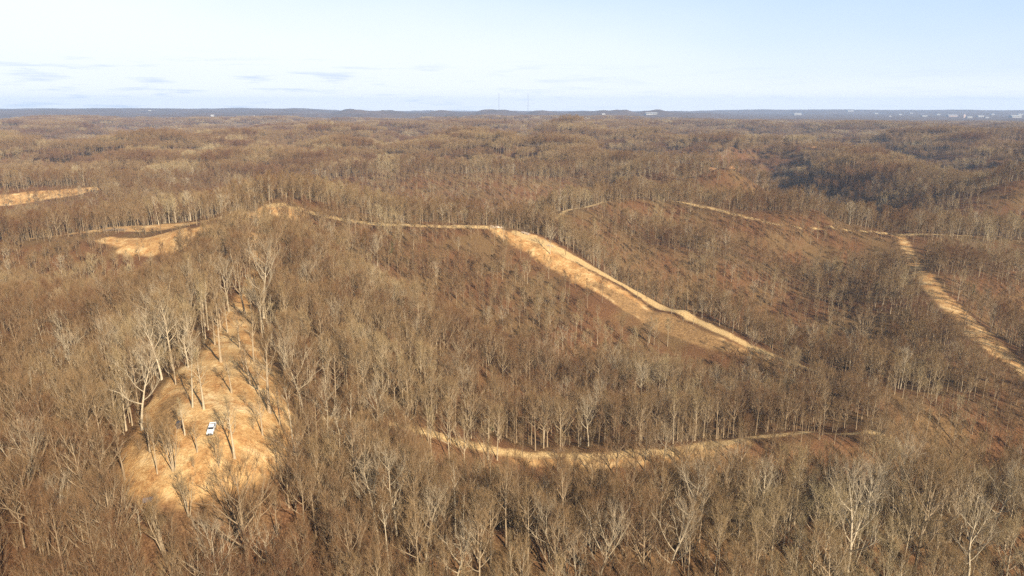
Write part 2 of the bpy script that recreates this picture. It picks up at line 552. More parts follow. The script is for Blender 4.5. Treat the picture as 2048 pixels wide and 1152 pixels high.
M_BARK = wood_mat('bark', [(0.0, (0.18, 0.122, 0.07)), (0.5, (0.30, 0.222, 0.138)), (1.0, (0.45, 0.365, 0.245))])
M_PALE = wood_mat('pale_bark', [(0.0, (0.33, 0.26, 0.17)), (1.0, (0.48, 0.40, 0.28))])
M_TWIG = wood_mat('twigs', [(0.0, (0.125, 0.058, 0.030)), (0.3, (0.168, 0.094, 0.046)), (0.65, (0.240, 0.160, 0.080)), (1.0, (0.39, 0.305, 0.168))], 0.7)
M_PTWIG = wood_mat('pale_twigs', [(0.0, (0.29, 0.215, 0.135)), (1.0, (0.40, 0.325, 0.22))], 0.7)
M_GREEN = wood_mat('needles', [(0.0, (0.035, 0.062, 0.022)), (1.0, (0.07, 0.10, 0.035))], 1.5)


def ground_mat():
    m, t, b = new_mat('woodland_ground')
    L = t.links
    c = nd(t, 'ShaderNodeTexCoord')

    def noise(scale, detail=5, rough=0.6, vec=None):
        n = nd(t, 'ShaderNodeTexNoise')
        n.inputs['Scale'].default_value = scale
        n.inputs['Detail'].default_value = detail
        n.inputs['Roughness'].default_value = rough
        L.new(vec if vec is not None else c.outputs['Object'], n.inputs['Vector'])
        return n.outputs['Fac']

    def attr(name):
        a = nd(t, 'ShaderNodeAttribute', attribute_name=name)
        return a.outputs['Fac']

    def mix(f, a, b_):
        x = nd(t, 'ShaderNodeMix', data_type='RGBA')
        L.new(f, x.inputs['Factor'])
        L.new(a, x.inputs[6])
        L.new(b_, x.inputs[7])
        return x.outputs[2]

    def edge(a, soft, nz_, amp):
        """signed distance in metres, broken by noise, turned to 0..1 inside"""
        s1 = nd(t, 'ShaderNodeMath', operation='SUBTRACT')
        L.new(nz_, s1.inputs[0])
        s1.inputs[1].default_value = 0.5
        s2 = nd(t, 'ShaderNodeMath', operation='MULTIPLY_ADD')
        L.new(s1.outputs[0], s2.inputs[0])
        s2.inputs[1].default_value = amp
        L.new(a, s2.inputs[2])
        mr = nd(t, 'ShaderNodeMapRange', interpolation_type='SMOOTHSTEP')
        mr.inputs['From Min'].default_value = soft
        mr.inputs['From Max'].default_value = -soft
        L.new(s2.outputs[0], mr.inputs['Value'])
        return mr.outputs['Result']

    def rr(f, stops):
        r = ramp(t, stops)
        L.new(f, r.inputs['Fac'])
        return r.outputs['Color']

    n_fine = noise(1.9, 6, 0.72)
    n_mid = noise(0.22, 5, 0.62)
    n_big = noise(0.035, 4, 0.55)
    litter_a = rr(n_fine, [(0.28, (0.035, 0.018, 0.010)), (0.5, (0.125, 0.062, 0.030)), (0.72, (0.29, 0.160, 0.080))])
    litter_b = rr(n_fine, [(0.28, (0.04, 0.024, 0.012)), (0.5, (0.135, 0.082, 0.039)), (0.72, (0.29, 0.19, 0.09))])
    litter = mix(rr(n_big, [(0.42, (0, 0, 0)), (0.6, (1, 1, 1))]), litter_a, litter_b)
    n_patch = noise(0.09, 6, 0.7)
    straw_a = rr(n_patch, [(0.36, (0.24, 0.115, 0.042)), (0.47, (0.40, 0.225, 0.088)), (0.55, (0.56, 0.365, 0.165)), (0.66, (0.80, 0.63, 0.36))])
    straw_b = rr(n_fine, [(0.32, (0.13, 0.06, 0.022)), (0.46, (0.38, 0.21, 0.083)), (0.56, (0.56, 0.37, 0.165)), (0.7, (0.78, 0.59, 0.32))])
    h = nd(t, 'ShaderNodeValue')
    h.outputs[0].default_value = 0.5
    n_tuft = noise(0.8, 7, 0.8)
    straw_b = rr(n_tuft, [(0.32, (0.13, 0.06, 0.022)), (0.46, (0.38, 0.21, 0.083)), (0.56, (0.56, 0.37, 0.165)), (0.7, (0.78, 0.59, 0.32))])
    straw = mix(h.outputs[0], straw_a, straw_b)
    leafy = rr(noise(1.4, 6, 0.75), [(0.34, (0.13, 0.055, 0.02)), (0.5, (0.36, 0.175, 0.064)), (0.66, (0.56, 0.33, 0.14))])
    straw = mix(rr(noise(0.17, 7, 0.72), [(0.51, (0, 0, 0)), (0.60, (0.8, 0.8, 0.8))]), straw, leafy)
    scrub = rr(n_tuft, [(0.3, (0.10, 0.06, 0.028)), (0.5, (0.25, 0.148, 0.066)), (0.7, (0.46, 0.29, 0.13))])
    dirt = rr(n_fine, [(0.32, (0.24, 0.145, 0.062)), (0.5, (0.45, 0.305, 0.140)), (0.68, (0.70, 0.53, 0.28))])
    bare = rr(n_fine, [(0.3, (0.48, 0.22, 0.09)), (0.7, (0.72, 0.40, 0.18))])
    # far off the wood reads as one brown canopy
    vor = nd(t, 'ShaderNodeTexVoronoi')
    vor.inputs['Scale'].default_value = 0.022
    L.new(c.outputs['Object'], vor.inputs['Vector'])
    canopy = rr(vor.outputs['Distance'], [(0.0, (0.13, 0.085, 0.06)), (0.6, (0.085, 0.054, 0.042)), (1.0, (0.045, 0.03, 0.026))])
    far_t = rr(noise(0.0035, 5, 0.65), [(0.35, (0.05, 0.045, 0.035)), (0.55, (0.13, 0.09, 0.065)), (0.7, (0.17, 0.13, 0.09))])
    canopy = mix(h.outputs[0], canopy, far_t)
    col = mix(edge(attr('d_grass'), 2.0, noise(0.10, 8, 0.8), 13.0), litter, straw)
    col = mix(edge(attr('d_scrub'), 1.5, n_patch, 6.0), col, scrub)
    col = mix(edge(attr('d_track'), 1.1, n_mid, 3.4), col, dirt)
    col = mix(edge(attr('d_bare'), 2.5, n_mid, 6.0), col, bare)
    col = mix(attr('canopy'), col, canopy)
    L.new(col, b.inputs['Base Color'])
    bp = nd(t, 'ShaderNodeBump')
    bp.inputs['Strength'].default_value = 0.9
    bp.inputs['Distance'].default_value = 0.5
    L.new(n_fine, bp.inputs['Height'])
    L.new(bp.outputs['Normal'], b.inputs['Normal'])
    b.inputs['Roughness'].default_value = 0.95
    b.inputs['Specular IOR Level'].default_value = 0.05
    return m


M_GROUND = ground_mat()


# ------------------------------------------------------------------ object helpers
def props(o, label=None, cat=None, group=None, kind=None):
    if label:
        o['label'] = label
    if cat:
        o['category'] = cat
    if group:
        o['group'] = group
    if kind:
        o['kind'] = kind
    return o


def mesh_from(name, v, f, mats, smooth=False, midx=None):
    me = bpy.data.meshes.new(name)
    me.from_pydata([tuple(p) for p in v], [], [tuple(q) for q in f])
    for m in (mats if isinstance(mats, (list, tuple)) else [mats]):
        me.materials.append(m)
    if midx is not None:
        me.polygons.foreach_set('material_index', np.asarray(midx, np.int32))
    if smooth:
        me.polygons.foreach_set('use_smooth', np.ones(len(me.polygons), bool))
    me.update()
    return me


def link(name, data, parent=None, loc=None):
    o = bpy.data.objects.new(name, data)
    COL.objects.link(o)
    if parent is not None:
        o.parent = parent
    if loc is not None:
        o.location = loc
    return o


def thing(name, loc, label, cat, group=None, rz=0.0):
    o = link(name, None, None, loc)
    o.empty_display_size = 0.3
    o.rotation_euler = (0, 0, rz)
    return props(o, label, cat, group)


# ------------------------------------------------------------------ terrain: one fan of ground split into its kinds
def build_terrain():
    na, nr = 620, 640
    ang = np.radians(np.linspace(-72, 72, na))
    rad = np.concatenate([np.geomspace(60, 1000, 430), np.geomspace(1000, 13200, nr - 430 + 1)[1:]])
    A, Rr = np.meshgrid(ang, rad)
    X = (Rr * np.sin(A)).ravel()
    Y = (Rr * np.cos(A) - 30).ravel()
    Z = ground(X, Y)
    dg, dt, db, ds = mask(X, Y, GRASS), mask(X, Y, TRACK), mask(X, Y, BARE), mask(X, Y, SCRUB)
    can = sstep(4300, 5200, np.hypot(X, Y))
    # wheel-worn tracks sit a hand lower than the ground beside them
    Z = Z - 0.12 * sstep(0.5, -0.8, dt)
    idx = np.arange(na * nr).reshape(nr, na)
    q = np.stack([idx[:-1, :-1], idx[:-1, 1:], idx[1:, 1:], idx[1:, :-1]], -1).reshape(-1, 4)[:, ::-1]
    cx, cy_ = X[q].mean(1), Y[q].mean(1)
    kt = dt[q].mean(1) < 0
    kg = (dg[q].mean(1) < 0) & ~kt
    kb = (db[q].mean(1) < 0) & ~kt & ~kg
    rest = ~(kt | kg | kb)
    for name, sel in (('ground', rest), ('grass_clearing', kg), ('dirt_track', kt), ('bare_soil', kb)):
        if not sel.any():
            continue
        qq = q[sel]
        u, inv = np.unique(qq, return_inverse=True)
        qq = inv.reshape(qq.shape)
        me = bpy.data.meshes.new(name)
        me.vertices.add(len(u))
        me.vertices.foreach_set('co', np.stack([X[u], Y[u], Z[u]], 1).astype(np.float32).ravel())
        me.loops.add(qq.size)
        me.loops.foreach_set('vertex_index', qq.astype(np.int32).ravel())
        me.polygons.add(len(qq))
        me.polygons.foreach_set('loop_start', np.arange(0, qq.size, 4, dtype=np.int32))
        me.polygons.foreach_set('use_smooth', np.ones(len(qq), bool))
        for an, arr in (('d_grass', np.clip(dg, -30, 30)), ('d_track', np.clip(dt, -30, 30)), ('d_bare', np.clip(db, -30, 30)), ('canopy', can), ('d_scrub', np.clip(ds, -30, 30))):
            a = me.attributes.new(an, 'FLOAT', 'POINT')
            a.data.foreach_set('value', arr[u].astype(np.float32))
        me.materials.append(M_GROUND)
        me.update(calc_edges=True)
        me.validate()
        o = link(name, me)
        props(o, {'ground': 'leaf-strewn brown forest floor of the rolling wooded hills', 'grass_clearing': 'straw-coloured dry grass of the clearings along the ridges',
                  'dirt_track': 'pale dirt tracks winding along the ridges and slopes', 'bare_soil': 'bare orange soil patches on the far hills'}[name],
              {'ground': 'ground', 'grass_clearing': 'clearing', 'dirt_track': 'track', 'bare_soil': 'soil'}[name], None, 'structure')


build_terrain()


# ------------------------------------------------------------------ trees
class Wood:
    def __init__(self):
        self.v, self.f, self.n = [], [], 0

    def tube(self, pts, rad, k=5):
        pts = np.asarray(pts, float)
        n = len(pts)
        tan = np.gradient(pts, axis=0)
        tan /= np.linalg.norm(tan, axis=1)[:, None] + 1e-9
        ref = np.array([1.0, 0.13, 0.07]) if abs(tan[0][0]) < 0.8 else np.array([0.1, 1.0, 0.05])
        a = np.cross(tan, ref)
        a /= np.linalg.norm(a, axis=1)[:, None] + 1e-9
        b = np.cross(tan, a)
        th = np.arange(k) * 2 * np.pi / k
        ring = pts[:, None, :] + np.asarray(rad)[:, None, None] * (np.cos(th)[None, :, None] * a[:, None, :] + np.sin(th)[None, :, None] * b[:, None, :])
        self.v.append(ring.reshape(-1, 3))
        s = self.n
        for i in range(n - 1):
            for j in range(k):
                j2 = (j + 1) % k
                self.f.append((s + i * k + j, s + i * k + j2, s + (i + 1) * k + j2, s + (i + 1) * k + j))
        self.f.append(tuple(s + (n - 1) * k + j for j in range(k)))
        self.n += n * k

    def spikes(self, p, d, l, w):
        """many thin three-sided twigs"""
        p, d = np.asarray(p), np.asarray(d)
        m = len(p)
        d = d / (np.linalg.norm(d, axis=1)[:, None] + 1e-9)
        ref = rng.normal(size=(m, 3))
        a = np.cross(d, ref)
        a /= np.linalg.norm(a, axis=1)[:, None] + 1e-9
        b = np.cross(d, a)
        w = np.asarray(w)[:, None]
        l = np.asarray(l)[:, None]
        q = np.stack([p + a * w, p + (-0.5 * a + 0.87 * b) * w, p + (-0.5 * a - 0.87 * b) * w, p + d * l], 1).reshape(-1, 3)
        self.v.append(q)
        s = self.n + np.arange(m) * 4
        for i in s:
            self.f += [(i, i + 1, i + 3), (i + 1, i + 2, i + 3), (i + 2, i, i + 3)]
        self.n += 4 * m

    def mesh(self, name, mat, smooth=True):
        return mesh_from(name, np.concatenate(self.v), self.f, mat, smooth)


def curve(p, d, length, n, lift, wob):
    pts = [np.array(p, float)]
    d = np.array(d, float)
    for i in range(n):
        d = d / np.linalg.norm(d)
        pts.append(pts[-1] + d * length / n)
        d = d + np.array([0, 0, lift]) + rng.normal(size=3) * wob
    return np.array(pts)


def at(line, t):
    k = t * (len(line) - 1)
    i = min(int(k), len(line) - 2)
    f = k - i
    return line[i] * (1 - f) + line[i + 1] * f, line[i + 1] - line[i]


def grow(Hh=20.0, r0=0.27, cb=0.42, spread=4.2, limbs=13, subs=5, terts=3, twigs=9, tw=0.0125, tl=1.15, up=0.75, top=0.95, lean=0.0, leaders=1, droop=0.0, k=6, bend=0.02, tw_lim=0.55):
    """a bare tree: (trunk with its main limbs, crown of branches and twigs), base at the origin"""
    T, C = Wood(), Wood()
    tp, td, tlens, tws = [], [], [], []
    stems = []
    for s in range(leaders):
        a0 = rng.uniform(0, 6.28) + s * 6.28 / max(leaders, 1)
        tilt = lean if leaders == 1 else rng.uniform(0.10, 0.26)
        d0 = np.array([math.cos(a0) * tilt, math.sin(a0) * tilt, 1.0])
        p0 = np.array([math.cos(a0), math.sin(a0), 0.0]) * (0.0 if leaders == 1 else 0.35)
        hgt = Hh * (1 if leaders == 1 else rng.uniform(0.8, 1.0))
        stems.append((curve(p0 - np.array([0, 0, 0.5]), d0, hgt * top, 9, 0.01, bend), hgt, r0 * (1 if leaders == 1 else 0.68)))
    gold = rng.uniform(0, 6.28)
    for line, hgt, rr0 in stems:
        rad = rr0 * np.clip(1 - np.linspace(0, 1, len(line)) ** 1.15 * 0.93, 0.05, 1)
        rad[0] *= 1.35
        T.tube(line, rad, k)
        nl = max(3, limbs // leaders + (1 if leaders > 1 else 0))
        for i in range(nl):
            t = cb + (0.98 - cb) * ((i + rng.uniform(0, 0.8)) / nl)
            p, dd = at(line, t)
            gold += 2.4 + rng.normal() * 0.35
            u = (t - cb) / (1 - cb)
            ln = spread * (0.62 + 0.75 * math.sin(math.pi * min(1, u * 0.8 + 0.18))) * rng.uniform(0.75, 1.2) * (1 - 0.35 * u)
            e = up * rng.uniform(0.7, 1.25) + 0.35 * u
            d = np.array([math.cos(gold) * math.cos(e), math.sin(gold) * math.cos(e), math.sin(e) - droop])
            lr = max(0.03, rr0 * (1 - t) * 0.62 + 0.03)
            lim = curve(p, d, ln, 6, 0.13, 0.075)
            T.tube(lim, lr * np.linspace(1, 0.20, len(lim)), 4)
            for j in range(subs):
                tj = 0.22 + 0.78 * (j + rng.uniform(0, 1)) / subs
                q, qd = at(lim, min(tj, 0.99))
                qd = qd / np.linalg.norm(qd)
                d2 = qd + rng.normal(size=3) * 0.42 + np.array([0, 0, 0.30])
                sb = curve(q, d2, ln * rng.uniform(0.34, 0.58), 3, 0.14, 0.09)
                T.tube(sb, lr * 0.46 * np.linspace(1, 0.28, len(sb)), 3)
                for g in range(terts):
                    q2, qd2 = at(sb, rng.uniform(0.15, 0.98))
                    qd2 = qd2 / np.linalg.norm(qd2)
                    d3 = qd2 + rng.normal(size=3) * 0.36 + np.array([0, 0, 0.2])
                    d3 /= np.linalg.norm(d3)
                    l3 = tl * rng.uniform(1.1, 1.8)
                    tp.append(q2); td.append(d3); tlens.append(l3); tws.append(tw * 1.6)
                    for h in range(twigs):
                        f = rng.uniform(0.02, 0.85)
                        tp.append(q2 + d3 * l3 * f)
                        td.append(d3 + rng.normal(size=3) * 0.36 + np.array([0, 0, 0.12]))
                        tlens.append(tl * rng.uniform(0.6, 1.35))
                        tws.append(tw * rng.uniform(0.7, 1.2))
    C.spikes(tp, td, tlens, tws)
    return T, C


TREES = []       # near trees: (trunk mesh, crown mesh, height, what kind)


def add_kind(kind, bark, twig, n, **kw):
    for i in range(n):
        T, C = grow(**kw)
        TREES.append((T.mesh('trunk', bark), C.mesh('crown', twig, False), kw['Hh'], kind))


add_kind('round', M_BARK, M_TWIG, 4, Hh=21, spread=5.0, limbs=14, subs=6, terts=4, twigs=4)
add_kind('slender', M_BARK, M_TWIG, 3, Hh=23, r0=0.25, cb=0.48, spread=3.3, limbs=14, subs=5, terts=4, twigs=4, up=0.95)
add_kind('broad', M_BARK, M_TWIG, 3, Hh=20, r0=0.36, cb=0.26, spread=7.4, limbs=15, subs=7, terts=4, twigs=4, up=0.72, tl=1.5)
add_kind('pale', M_PALE, M_PTWIG, 3, Hh=21, r0=0.34, cb=0.36, spread=6.0, limbs=12, subs=6, terts=3, twigs=4, up=0.72, tl=1.4, bend=0.06)
add_kind('stems', M_BARK, M_TWIG, 2, Hh=17, r0=0.27, cb=0.33, spread=3.6, limbs=22, subs=5, terts=3, twigs=6, leaders=5, up=0.9)
add_kind('leaning', M_PALE, M_PTWIG, 1, Hh=21, r0=0.28, cb=0.6, spread=2.8, limbs=9, subs=5, terts=3, twigs=4, lean=0.16)
add_kind('pole', M_PALE, M_TWIG, 2, Hh=21, r0=0.22, cb=0.62, spread=2.2, limbs=10, subs=5, terts=3, twigs=6, up=0.95)
add_kind('dead', M_PALE, M_PALE, 2, Hh=15, r0=0.26, cb=0.35, spread=4.6, limbs=10, subs=5, terts=2, twigs=2, up=0.55, tl=1.3, bend=0.10)
add_kind('sapling', M_BARK, M_TWIG, 2, Hh=7, r0=0.06, cb=0.12, spread=2.2, limbs=12, subs=4, terts=2, twigs=5, tw=0.012, tl=0.95, up=0.9)
add_kind('stout', M_BARK, M_TWIG, 3, Hh=20, r0=0.44, cb=0.44, spread=4.2, limbs=12, subs=5, terts=4, twigs=5, up=0.85)
KIND = {}
for i, t in enumerate(TREES):
    KIND.setdefault(t[3], []).append(i)

# prototypes for the mass of the forest
PROTO = bpy.data.collections.new('forest_sources')


def proto(meshes):
    """join a trunk and a crown mesh into one source object"""
    bm = bmesh.new()
    mats = []
    for me in meshes:
        n0 = len(bm.faces)
        bm.from_mesh(me)
        bm.faces.ensure_lookup_table()
        mats.append(me.materials[0])
        for f in bm.faces[n0:]:
            f.material_index = len(mats) - 1
    me = bpy.data.meshes.new('forest_tree')
    bm.to_mesh(me)
    bm.free()
    for m in mats:
        me.materials.append(m)
    o = bpy.data.objects.new('forest_tree', me)
    PROTO.objects.link(o)
    return o


for t in TREES:
    proto(t[:2])
N_NEAR = len(TREES)
MID0 = N_NEAR
for kw in (dict(Hh=20, spread=4.6), dict(Hh=20, spread=4.2), dict(Hh=19, spread=5.6, up=0.68, cb=0.33), dict(Hh=22, spread=3.1, cb=0.5, up=0.95), dict(Hh=21, spread=3.8, cb=0.46)):
    T, C = grow(r0=0.26, limbs=11, subs=5, terts=3, twigs=4, tw=0.022, tl=1.5, k=4, **kw)
    proto((T.mesh('trunk', M_BARK), C.mesh('crown', M_TWIG, False)))
T, C = grow(r0=0.32, limbs=10, subs=5, terts=3, twigs=3, tw=0.024, tl=1.5, k=4, Hh=20, spread=5.0)
proto((T.mesh('trunk', M_PALE), C.mesh('crown', M_PTWIG, False)))
N_MID = 6
FAR0 = MID0 + N_MID
PATCH = 34.0
for v in range(4):
    T, C = Wood(), Wood()
    for i in range(26):
        ox, oy = rng.uniform(-PATCH * 0.72, PATCH * 0.72, 2)
        hgt = rng.uniform(15, 22)
        T.tube([(ox, oy, -2), (ox + rng.normal() * 0.3, oy, hgt * 0.5), (ox + rng.normal() * 0.4, oy, hgt * 0.9)], [0.19, 0.14, 0.07], 3)
        m = 120
        ph = rng.uniform(0, 6.28, m)
        rr = np.sqrt(rng.uniform(0, 1, m)) * 3.2
        zz = hgt * rng.uniform(0.5, 0.93, m)
        p = np.stack([ox + rr * np.cos(ph), oy + rr * np.sin(ph), zz], 1)
        d = np.stack([np.cos(ph) * 0.6, np.sin(ph) * 0.6, np.ones(m)], 1) + rng.normal(size=(m, 3)) * 0.35
        C.spikes(p, d, rng.uniform(1.6, 3.4, m), rng.uniform(0.07, 0.13, m))
    proto((T.mesh('trunk', M_BARK), C.mesh('crown', M_TWIG, False)))
N_FAR = 4

# ------------------------------------------------------------------ where the trees stand
CLEAR = GRASS + TRACK + BARE


def open_ground(x, y):
    return mask(x, y, CLEAR + YARD)


def facing(x, y):
    return sstep(0.10, 0.30, (ground(x, y + 7) - ground(x, y - 7)) / 14)


def blocks_view(x, y, z, h, lines, p, tracks=(), wide=1.8):
    """trees felled or thinned on the near side of the clearings, where a crown would stand between them and the valley"""
    out = np.zeros(len(x), bool)
    tn = np.clip((CAM_H - z) / np.maximum(y, 1), 0.05, 2)
    for f in (0.42, 0.54, 0.66, 0.78, 0.9):
        t = 1 + f * h / tn / np.maximum(y, 1)
        out |= mask(x * t, y * t, lines) < -0.4
        out |= (mask(x * t, y * t, tracks) < wide)
    return out & (rng.uniform(size=len(x)) < p)


# named single trees of the photograph: base, top (picture positions), kind, label
SINGLE = [
    ((285, 860), (262, 700), 'pale', 'big pale tree with wide open limbs on the left edge of the pickup clearing', 'bare_tree', 'tree'),
    ((250, 962), (240, 862), 'stout', 'thick pale trunk casting a black shadow at the lower left of the pickup clearing', 'bare_tree', 'tree'),
    ((315, 948), (298, 833), 'sapling', 'slim leaning tree between the thick shadowed trunk and the many-stemmed tree', 'bare_tree', 'tree'),
    ((347, 940), (350, 832), 'stems', 'many-stemmed tree fanning out in front of the dark box in the clearing', 'multi_stemmed_tree', 'tree'),
    ((469, 917), (463, 800), 'stout', 'bushy bare tree standing just right of the white pickup', 'bare_tree', 'tree'),
    ((385, 815), (346, 672), 'leaning', 'pale bare trunk leaning left above the white pickup', 'bare_tree', 'tree'),
    ((408, 819), (404, 706), 'stout', 'upright trunk right beside the leaning pale trunk above the pickup', 'bare_tree', 'tree'),
    ((377, 735), (372, 640), 'dead', 'forked pale tree at the upper left of the pickup clearing', 'bare_tree', 'tree'),
    ((327, 713), (322, 640), 'round', 'small pale-trunked tree at the wood edge left of the forked tree', 'bare_tree', 'tree'),
    ((442, 724), (433, 598), 'stout', 'tall slender trunk in the middle of the upper clearing', 'bare_tree', 'tree'),
    ((480, 697), (478, 622), 'stout', 'slim trunk at the upper right of the pickup clearing with a long shadow', 'bare_tree', 'tree'),
    ((508, 724), (506, 622), 'stout', 'slender trunk at the right edge of the upper clearing', 'bare_tree', 'tree'),
    ((463, 786), (460, 706), 'stout', 'small trunk alone on the pale straw above the pickup', 'bare_tree', 'tree'),
    ((519, 795), (516, 722), 'stout', 'short trunk on the right of the clearing with a round shadow to its left', 'bare_tree', 'tree'),
    ((539, 826), (546, 666), 'stout', 'tall bare tree on the right edge of the pickup clearing', 'bare_tree', 'tree'),
    ((597, 890), (597, 795), 'slender', 'tree at the start of the bench track right of the clearing', 'bare_tree', 'tree'),
    ((679, 932), (686, 832), 'dead', 'white dead tree with crooked arms right of the clearing', 'dead_tree', 'tree'),
    ((712, 938), (738, 850), 'dead', 'pale forked dead tree leaning right beside the white dead tree', 'dead_tree', 'tree'),
    ((552, 917), (540, 866), 'sapling', 'small dark bush at the lower right of the pickup clearing', 'bush', 'bush'),
    ((439, 939), (437, 868), 'sapling', 'thin sapling in front of the white pickup', 'sapling', 'tree'),
    ((397, 713), (394, 668), 'sapling', 'small sapling right of the forked pale tree', 'sapling', 'tree'),
    ((405, 634), (392, 545), 'stout', 'leftmost tree of the row across the top of the clearing', 'bare_tree', 'tree'),
    ((434, 632), (428, 540), 'stout', 'second tree from the left in the row across the top of the clearing', 'bare_tree', 'tree'),
    ((458, 624), (448, 520), 'pale', 'thickest pale tree of the row across the top of the clearing', 'bare_tree', 'tree'),
    ((490, 634), (484, 530), 'stout', 'tree just right of the thickest pale tree in the row above the clearing', 'bare_tree', 'tree'),
    ((528, 637), (522, 487), 'pale', 'tallest pale many-limbed tree at the right end of the row above the clearing', 'bare_tree', 'tree'),
    ((360, 494), (358, 448), 'stems', 'dark forked tree on the straw slope of the left ridge clearing', 'bare_tree', 'tree'),
    ((318, 450), (306, 392), 'leaning', 'pale trunk leaning left at the back of the left ridge clearing', 'bare_tree', 'tree'),
    ((541, 426), (543, 340), 'pole', 'tall pale trunk on the bare hilltop where the ridge track starts', 'bare_tree', 'tree'),
    ((1100, 508), (1106, 455), 'pale', 'pale spreading tree at the upper edge of the long bright strip', 'bare_tree', 'tree'),
    ((1032, 492), (1033, 452), 'sapling', 'lone thin dark tree standing in the upper part of the bright strip', 'bare_tree', 'tree'),
    ((1182, 545), (1184, 505), 'sapling', 'lone thin tree in the middle of the bright strip', 'bare_tree', 'tree'),
    ((926, 1110), (929, 972), 'pole', 'pale straight trunk rising like a pole out of the wood at the bottom', 'bare_tree', 'tree'),
    ((911, 1190), (915, 1050), 'pale', 'pale fan of limbs at the bottom edge below the pole-like trunk', 'bare_tree', 'tree'),
    ((1098, 1140), (1106, 1008), 'pale', 'pale tree with crooked upturned limbs right of the pole-like trunk', 'bare_tree', 'tree'),
    ((1196, 1190), (1202, 1006), 'pale', 'pale tree bushing out above the bottom edge beneath the bench track', 'bare_tree', 'tree'),
    ((1330, 1180), (1334, 1004), 'pale', 'yellowish pale tree below the brightest bend of the bench track', 'bare_tree', 'tree'),
    ((1640, 1185), (1640, 990), 'slender', 'tall grey tree left of the broadest pale crown at the bottom right', 'bare_tree', 'tree'),
    ((1690, 1185), (1694, 962), 'pale', 'tall trunk with scattered pale limbs beside the broadest crown at the bottom right', 'bare_tree', 'tree'),
    ((1828, 1150), (1832, 955), 'broad', 'broadest pale round crown in the shady wood at the bottom right', 'bare_tree', 'tree'),
    ((1930, 1190), (1932, 1010), 'pale', 'pale tree right of the broadest crown in the shady bottom corner', 'bare_tree', 'tree'),
    ((126, 1110), (142, 968), 'pale', 'pale tree with limbs sweeping right at the bottom left', 'bare_tree', 'tree'),
    ((63, 965), (66, 848), 'pale', 'pale tree fanning out near the left edge of the photo', 'bare_tree', 'tree'),
    ((282, 1072), (290, 1006), 'dead', 'low pale fan of limbs just below the grey sheet', 'bare_tree', 'tree'),
    ((497, 1145), (490, 940), 'broad', 'huge fan-shaped brown tree right in front of the pickup clearing', 'bare_tree', 'tree'),
    ((212, 1090), (226, 952), 'broad', 'reddish fan-shaped tree below the lower left corner of the clearing', 'bare_tree', 'tree'),
    ((377, 1030), (370, 942), 'stems', 'bushy brown tree below the many-stemmed tree', 'bare_tree', 'tree'),
    ((1719, 720), (1722, 628), 'broad', 'broad round-crowned tree in the right hollow between the two bright strips', 'bare_tree', 'tree'),
    ((1800, 468), (1802, 434), 'stems', 'dark tree at the top of the far right strip beside the ridge track', 'bare_tree', 'tree'),
]

SOLO_XY = []


def tree_scale(kind_i, px_base, px_top, x, y, z):
    """height in metres from the picture height"""
    lo, hi = 2.0, 34.0
    for _ in range(30):
        mid = (lo + hi) / 2
        if project(x, y, z + mid)[1] > px_top:
            lo = mid
        else:
            hi = mid
    return lo


def plant(ti, name, x, y, z, s, rz, label, cat, group=None, sx=1.0):
    root = thing(name, (x, y, z - 0.15), label, cat, group, rz)
    root.scale = (s * sx, s * sx, s)
    link('trunk', TREES[ti][0], root)
    link('crown', TREES[ti][1], root)
    return root


_pick = random.Random(3)
for (b, tpx, kind, label, name, cat) in SINGLE:
    x, y, z = hit(*b)
    hgt = tree_scale(kind, b[1], tpx[1], x, y, z)
    ti = _pick.choice(KIND[kind])
    s = hgt / TREES[ti][2]
    sx = 1.0
    if kind == 'sapling' and hgt > 9:
        ti = _pick.choice(KIND['slender'])
        s = hgt / TREES[ti][2]
        sx = 0.9
    rz = _pick.uniform(0, 6.28)
    SOLO_XY.append((x, y))
    plant(ti, name, x, y, z, s, rz, label, cat, 'trees of the pickup clearing' if y < 260 and x < -20 else None, sx)
for (b, tp_) in (((352, 770), 700), ((370, 870), 800), ((430, 690), 610), ((500, 770), 690), ((560, 850), 760), ((395, 905), 840), ((300, 905), 820), ((525, 870), 790), ((455, 665), 585), ((488, 745), 690), ((455, 603), 515), ((481, 592), 500), ((500, 563), 470), ((472, 562), 470), ((518, 542), 455), ((492, 523), 440), ((522, 503), 425), ((441, 655), 560), ((506, 652), 560), ((515, 610), 520)):
    x, y, z = hit(*b)
    hgt = tree_scale(0, b[1], tp_, x, y, z)
    ti = _pick.choice(KIND['stout'])
    SOLO_XY.append((x, y))
    plant(ti, 'bare_tree', x, y, z, hgt / TREES[ti][2], _pick.uniform(0, 6.28), 'straight bare tree scattered in the pickup clearing and the narrow strip above it', 'tree', 'straight trees in the pickup clearing', 1.0)
SOLO_XY = np.array(SOLO_XY)
print('singles', [(round(a), round(b_)) for a, b_ in SOLO_XY])

# pale spreading trees that catch the light along the bottom of the frame are put in by the wood's own planting below


def scatter(r0, r1, sp, a0=-50, a1=50, jit=0.42):
    X, Y = np.meshgrid(np.arange(-r1, r1, sp), np.arange(-40, r1, sp))
    X = X.ravel() + rng.uniform(-jit, jit, X.size) * sp
    Y = Y.ravel() + rng.uniform(-jit, jit, Y.size) * sp
    d = np.hypot(X, Y)
    a = np.degrees(np.arctan2(X, Y + 60))
    m = (d >= r0) & (d < r1) & (a > a0) & (a < a1)
    return X[m], Y[m]


P_xyz, P_idx, P_rot, P_sc, P_tilt = [], [], [], [], []


def push(x, y, z, idx, rot, sc, nrm=None):
    P_xyz.append(np.stack([x, y, z], 1))
    P_idx.append(idx)
    P_rot.append(np.zeros((len(x), 3)) if nrm is None else nrm)
    P_rot[-1][:, 2] = rot
    P_sc.append(sc)


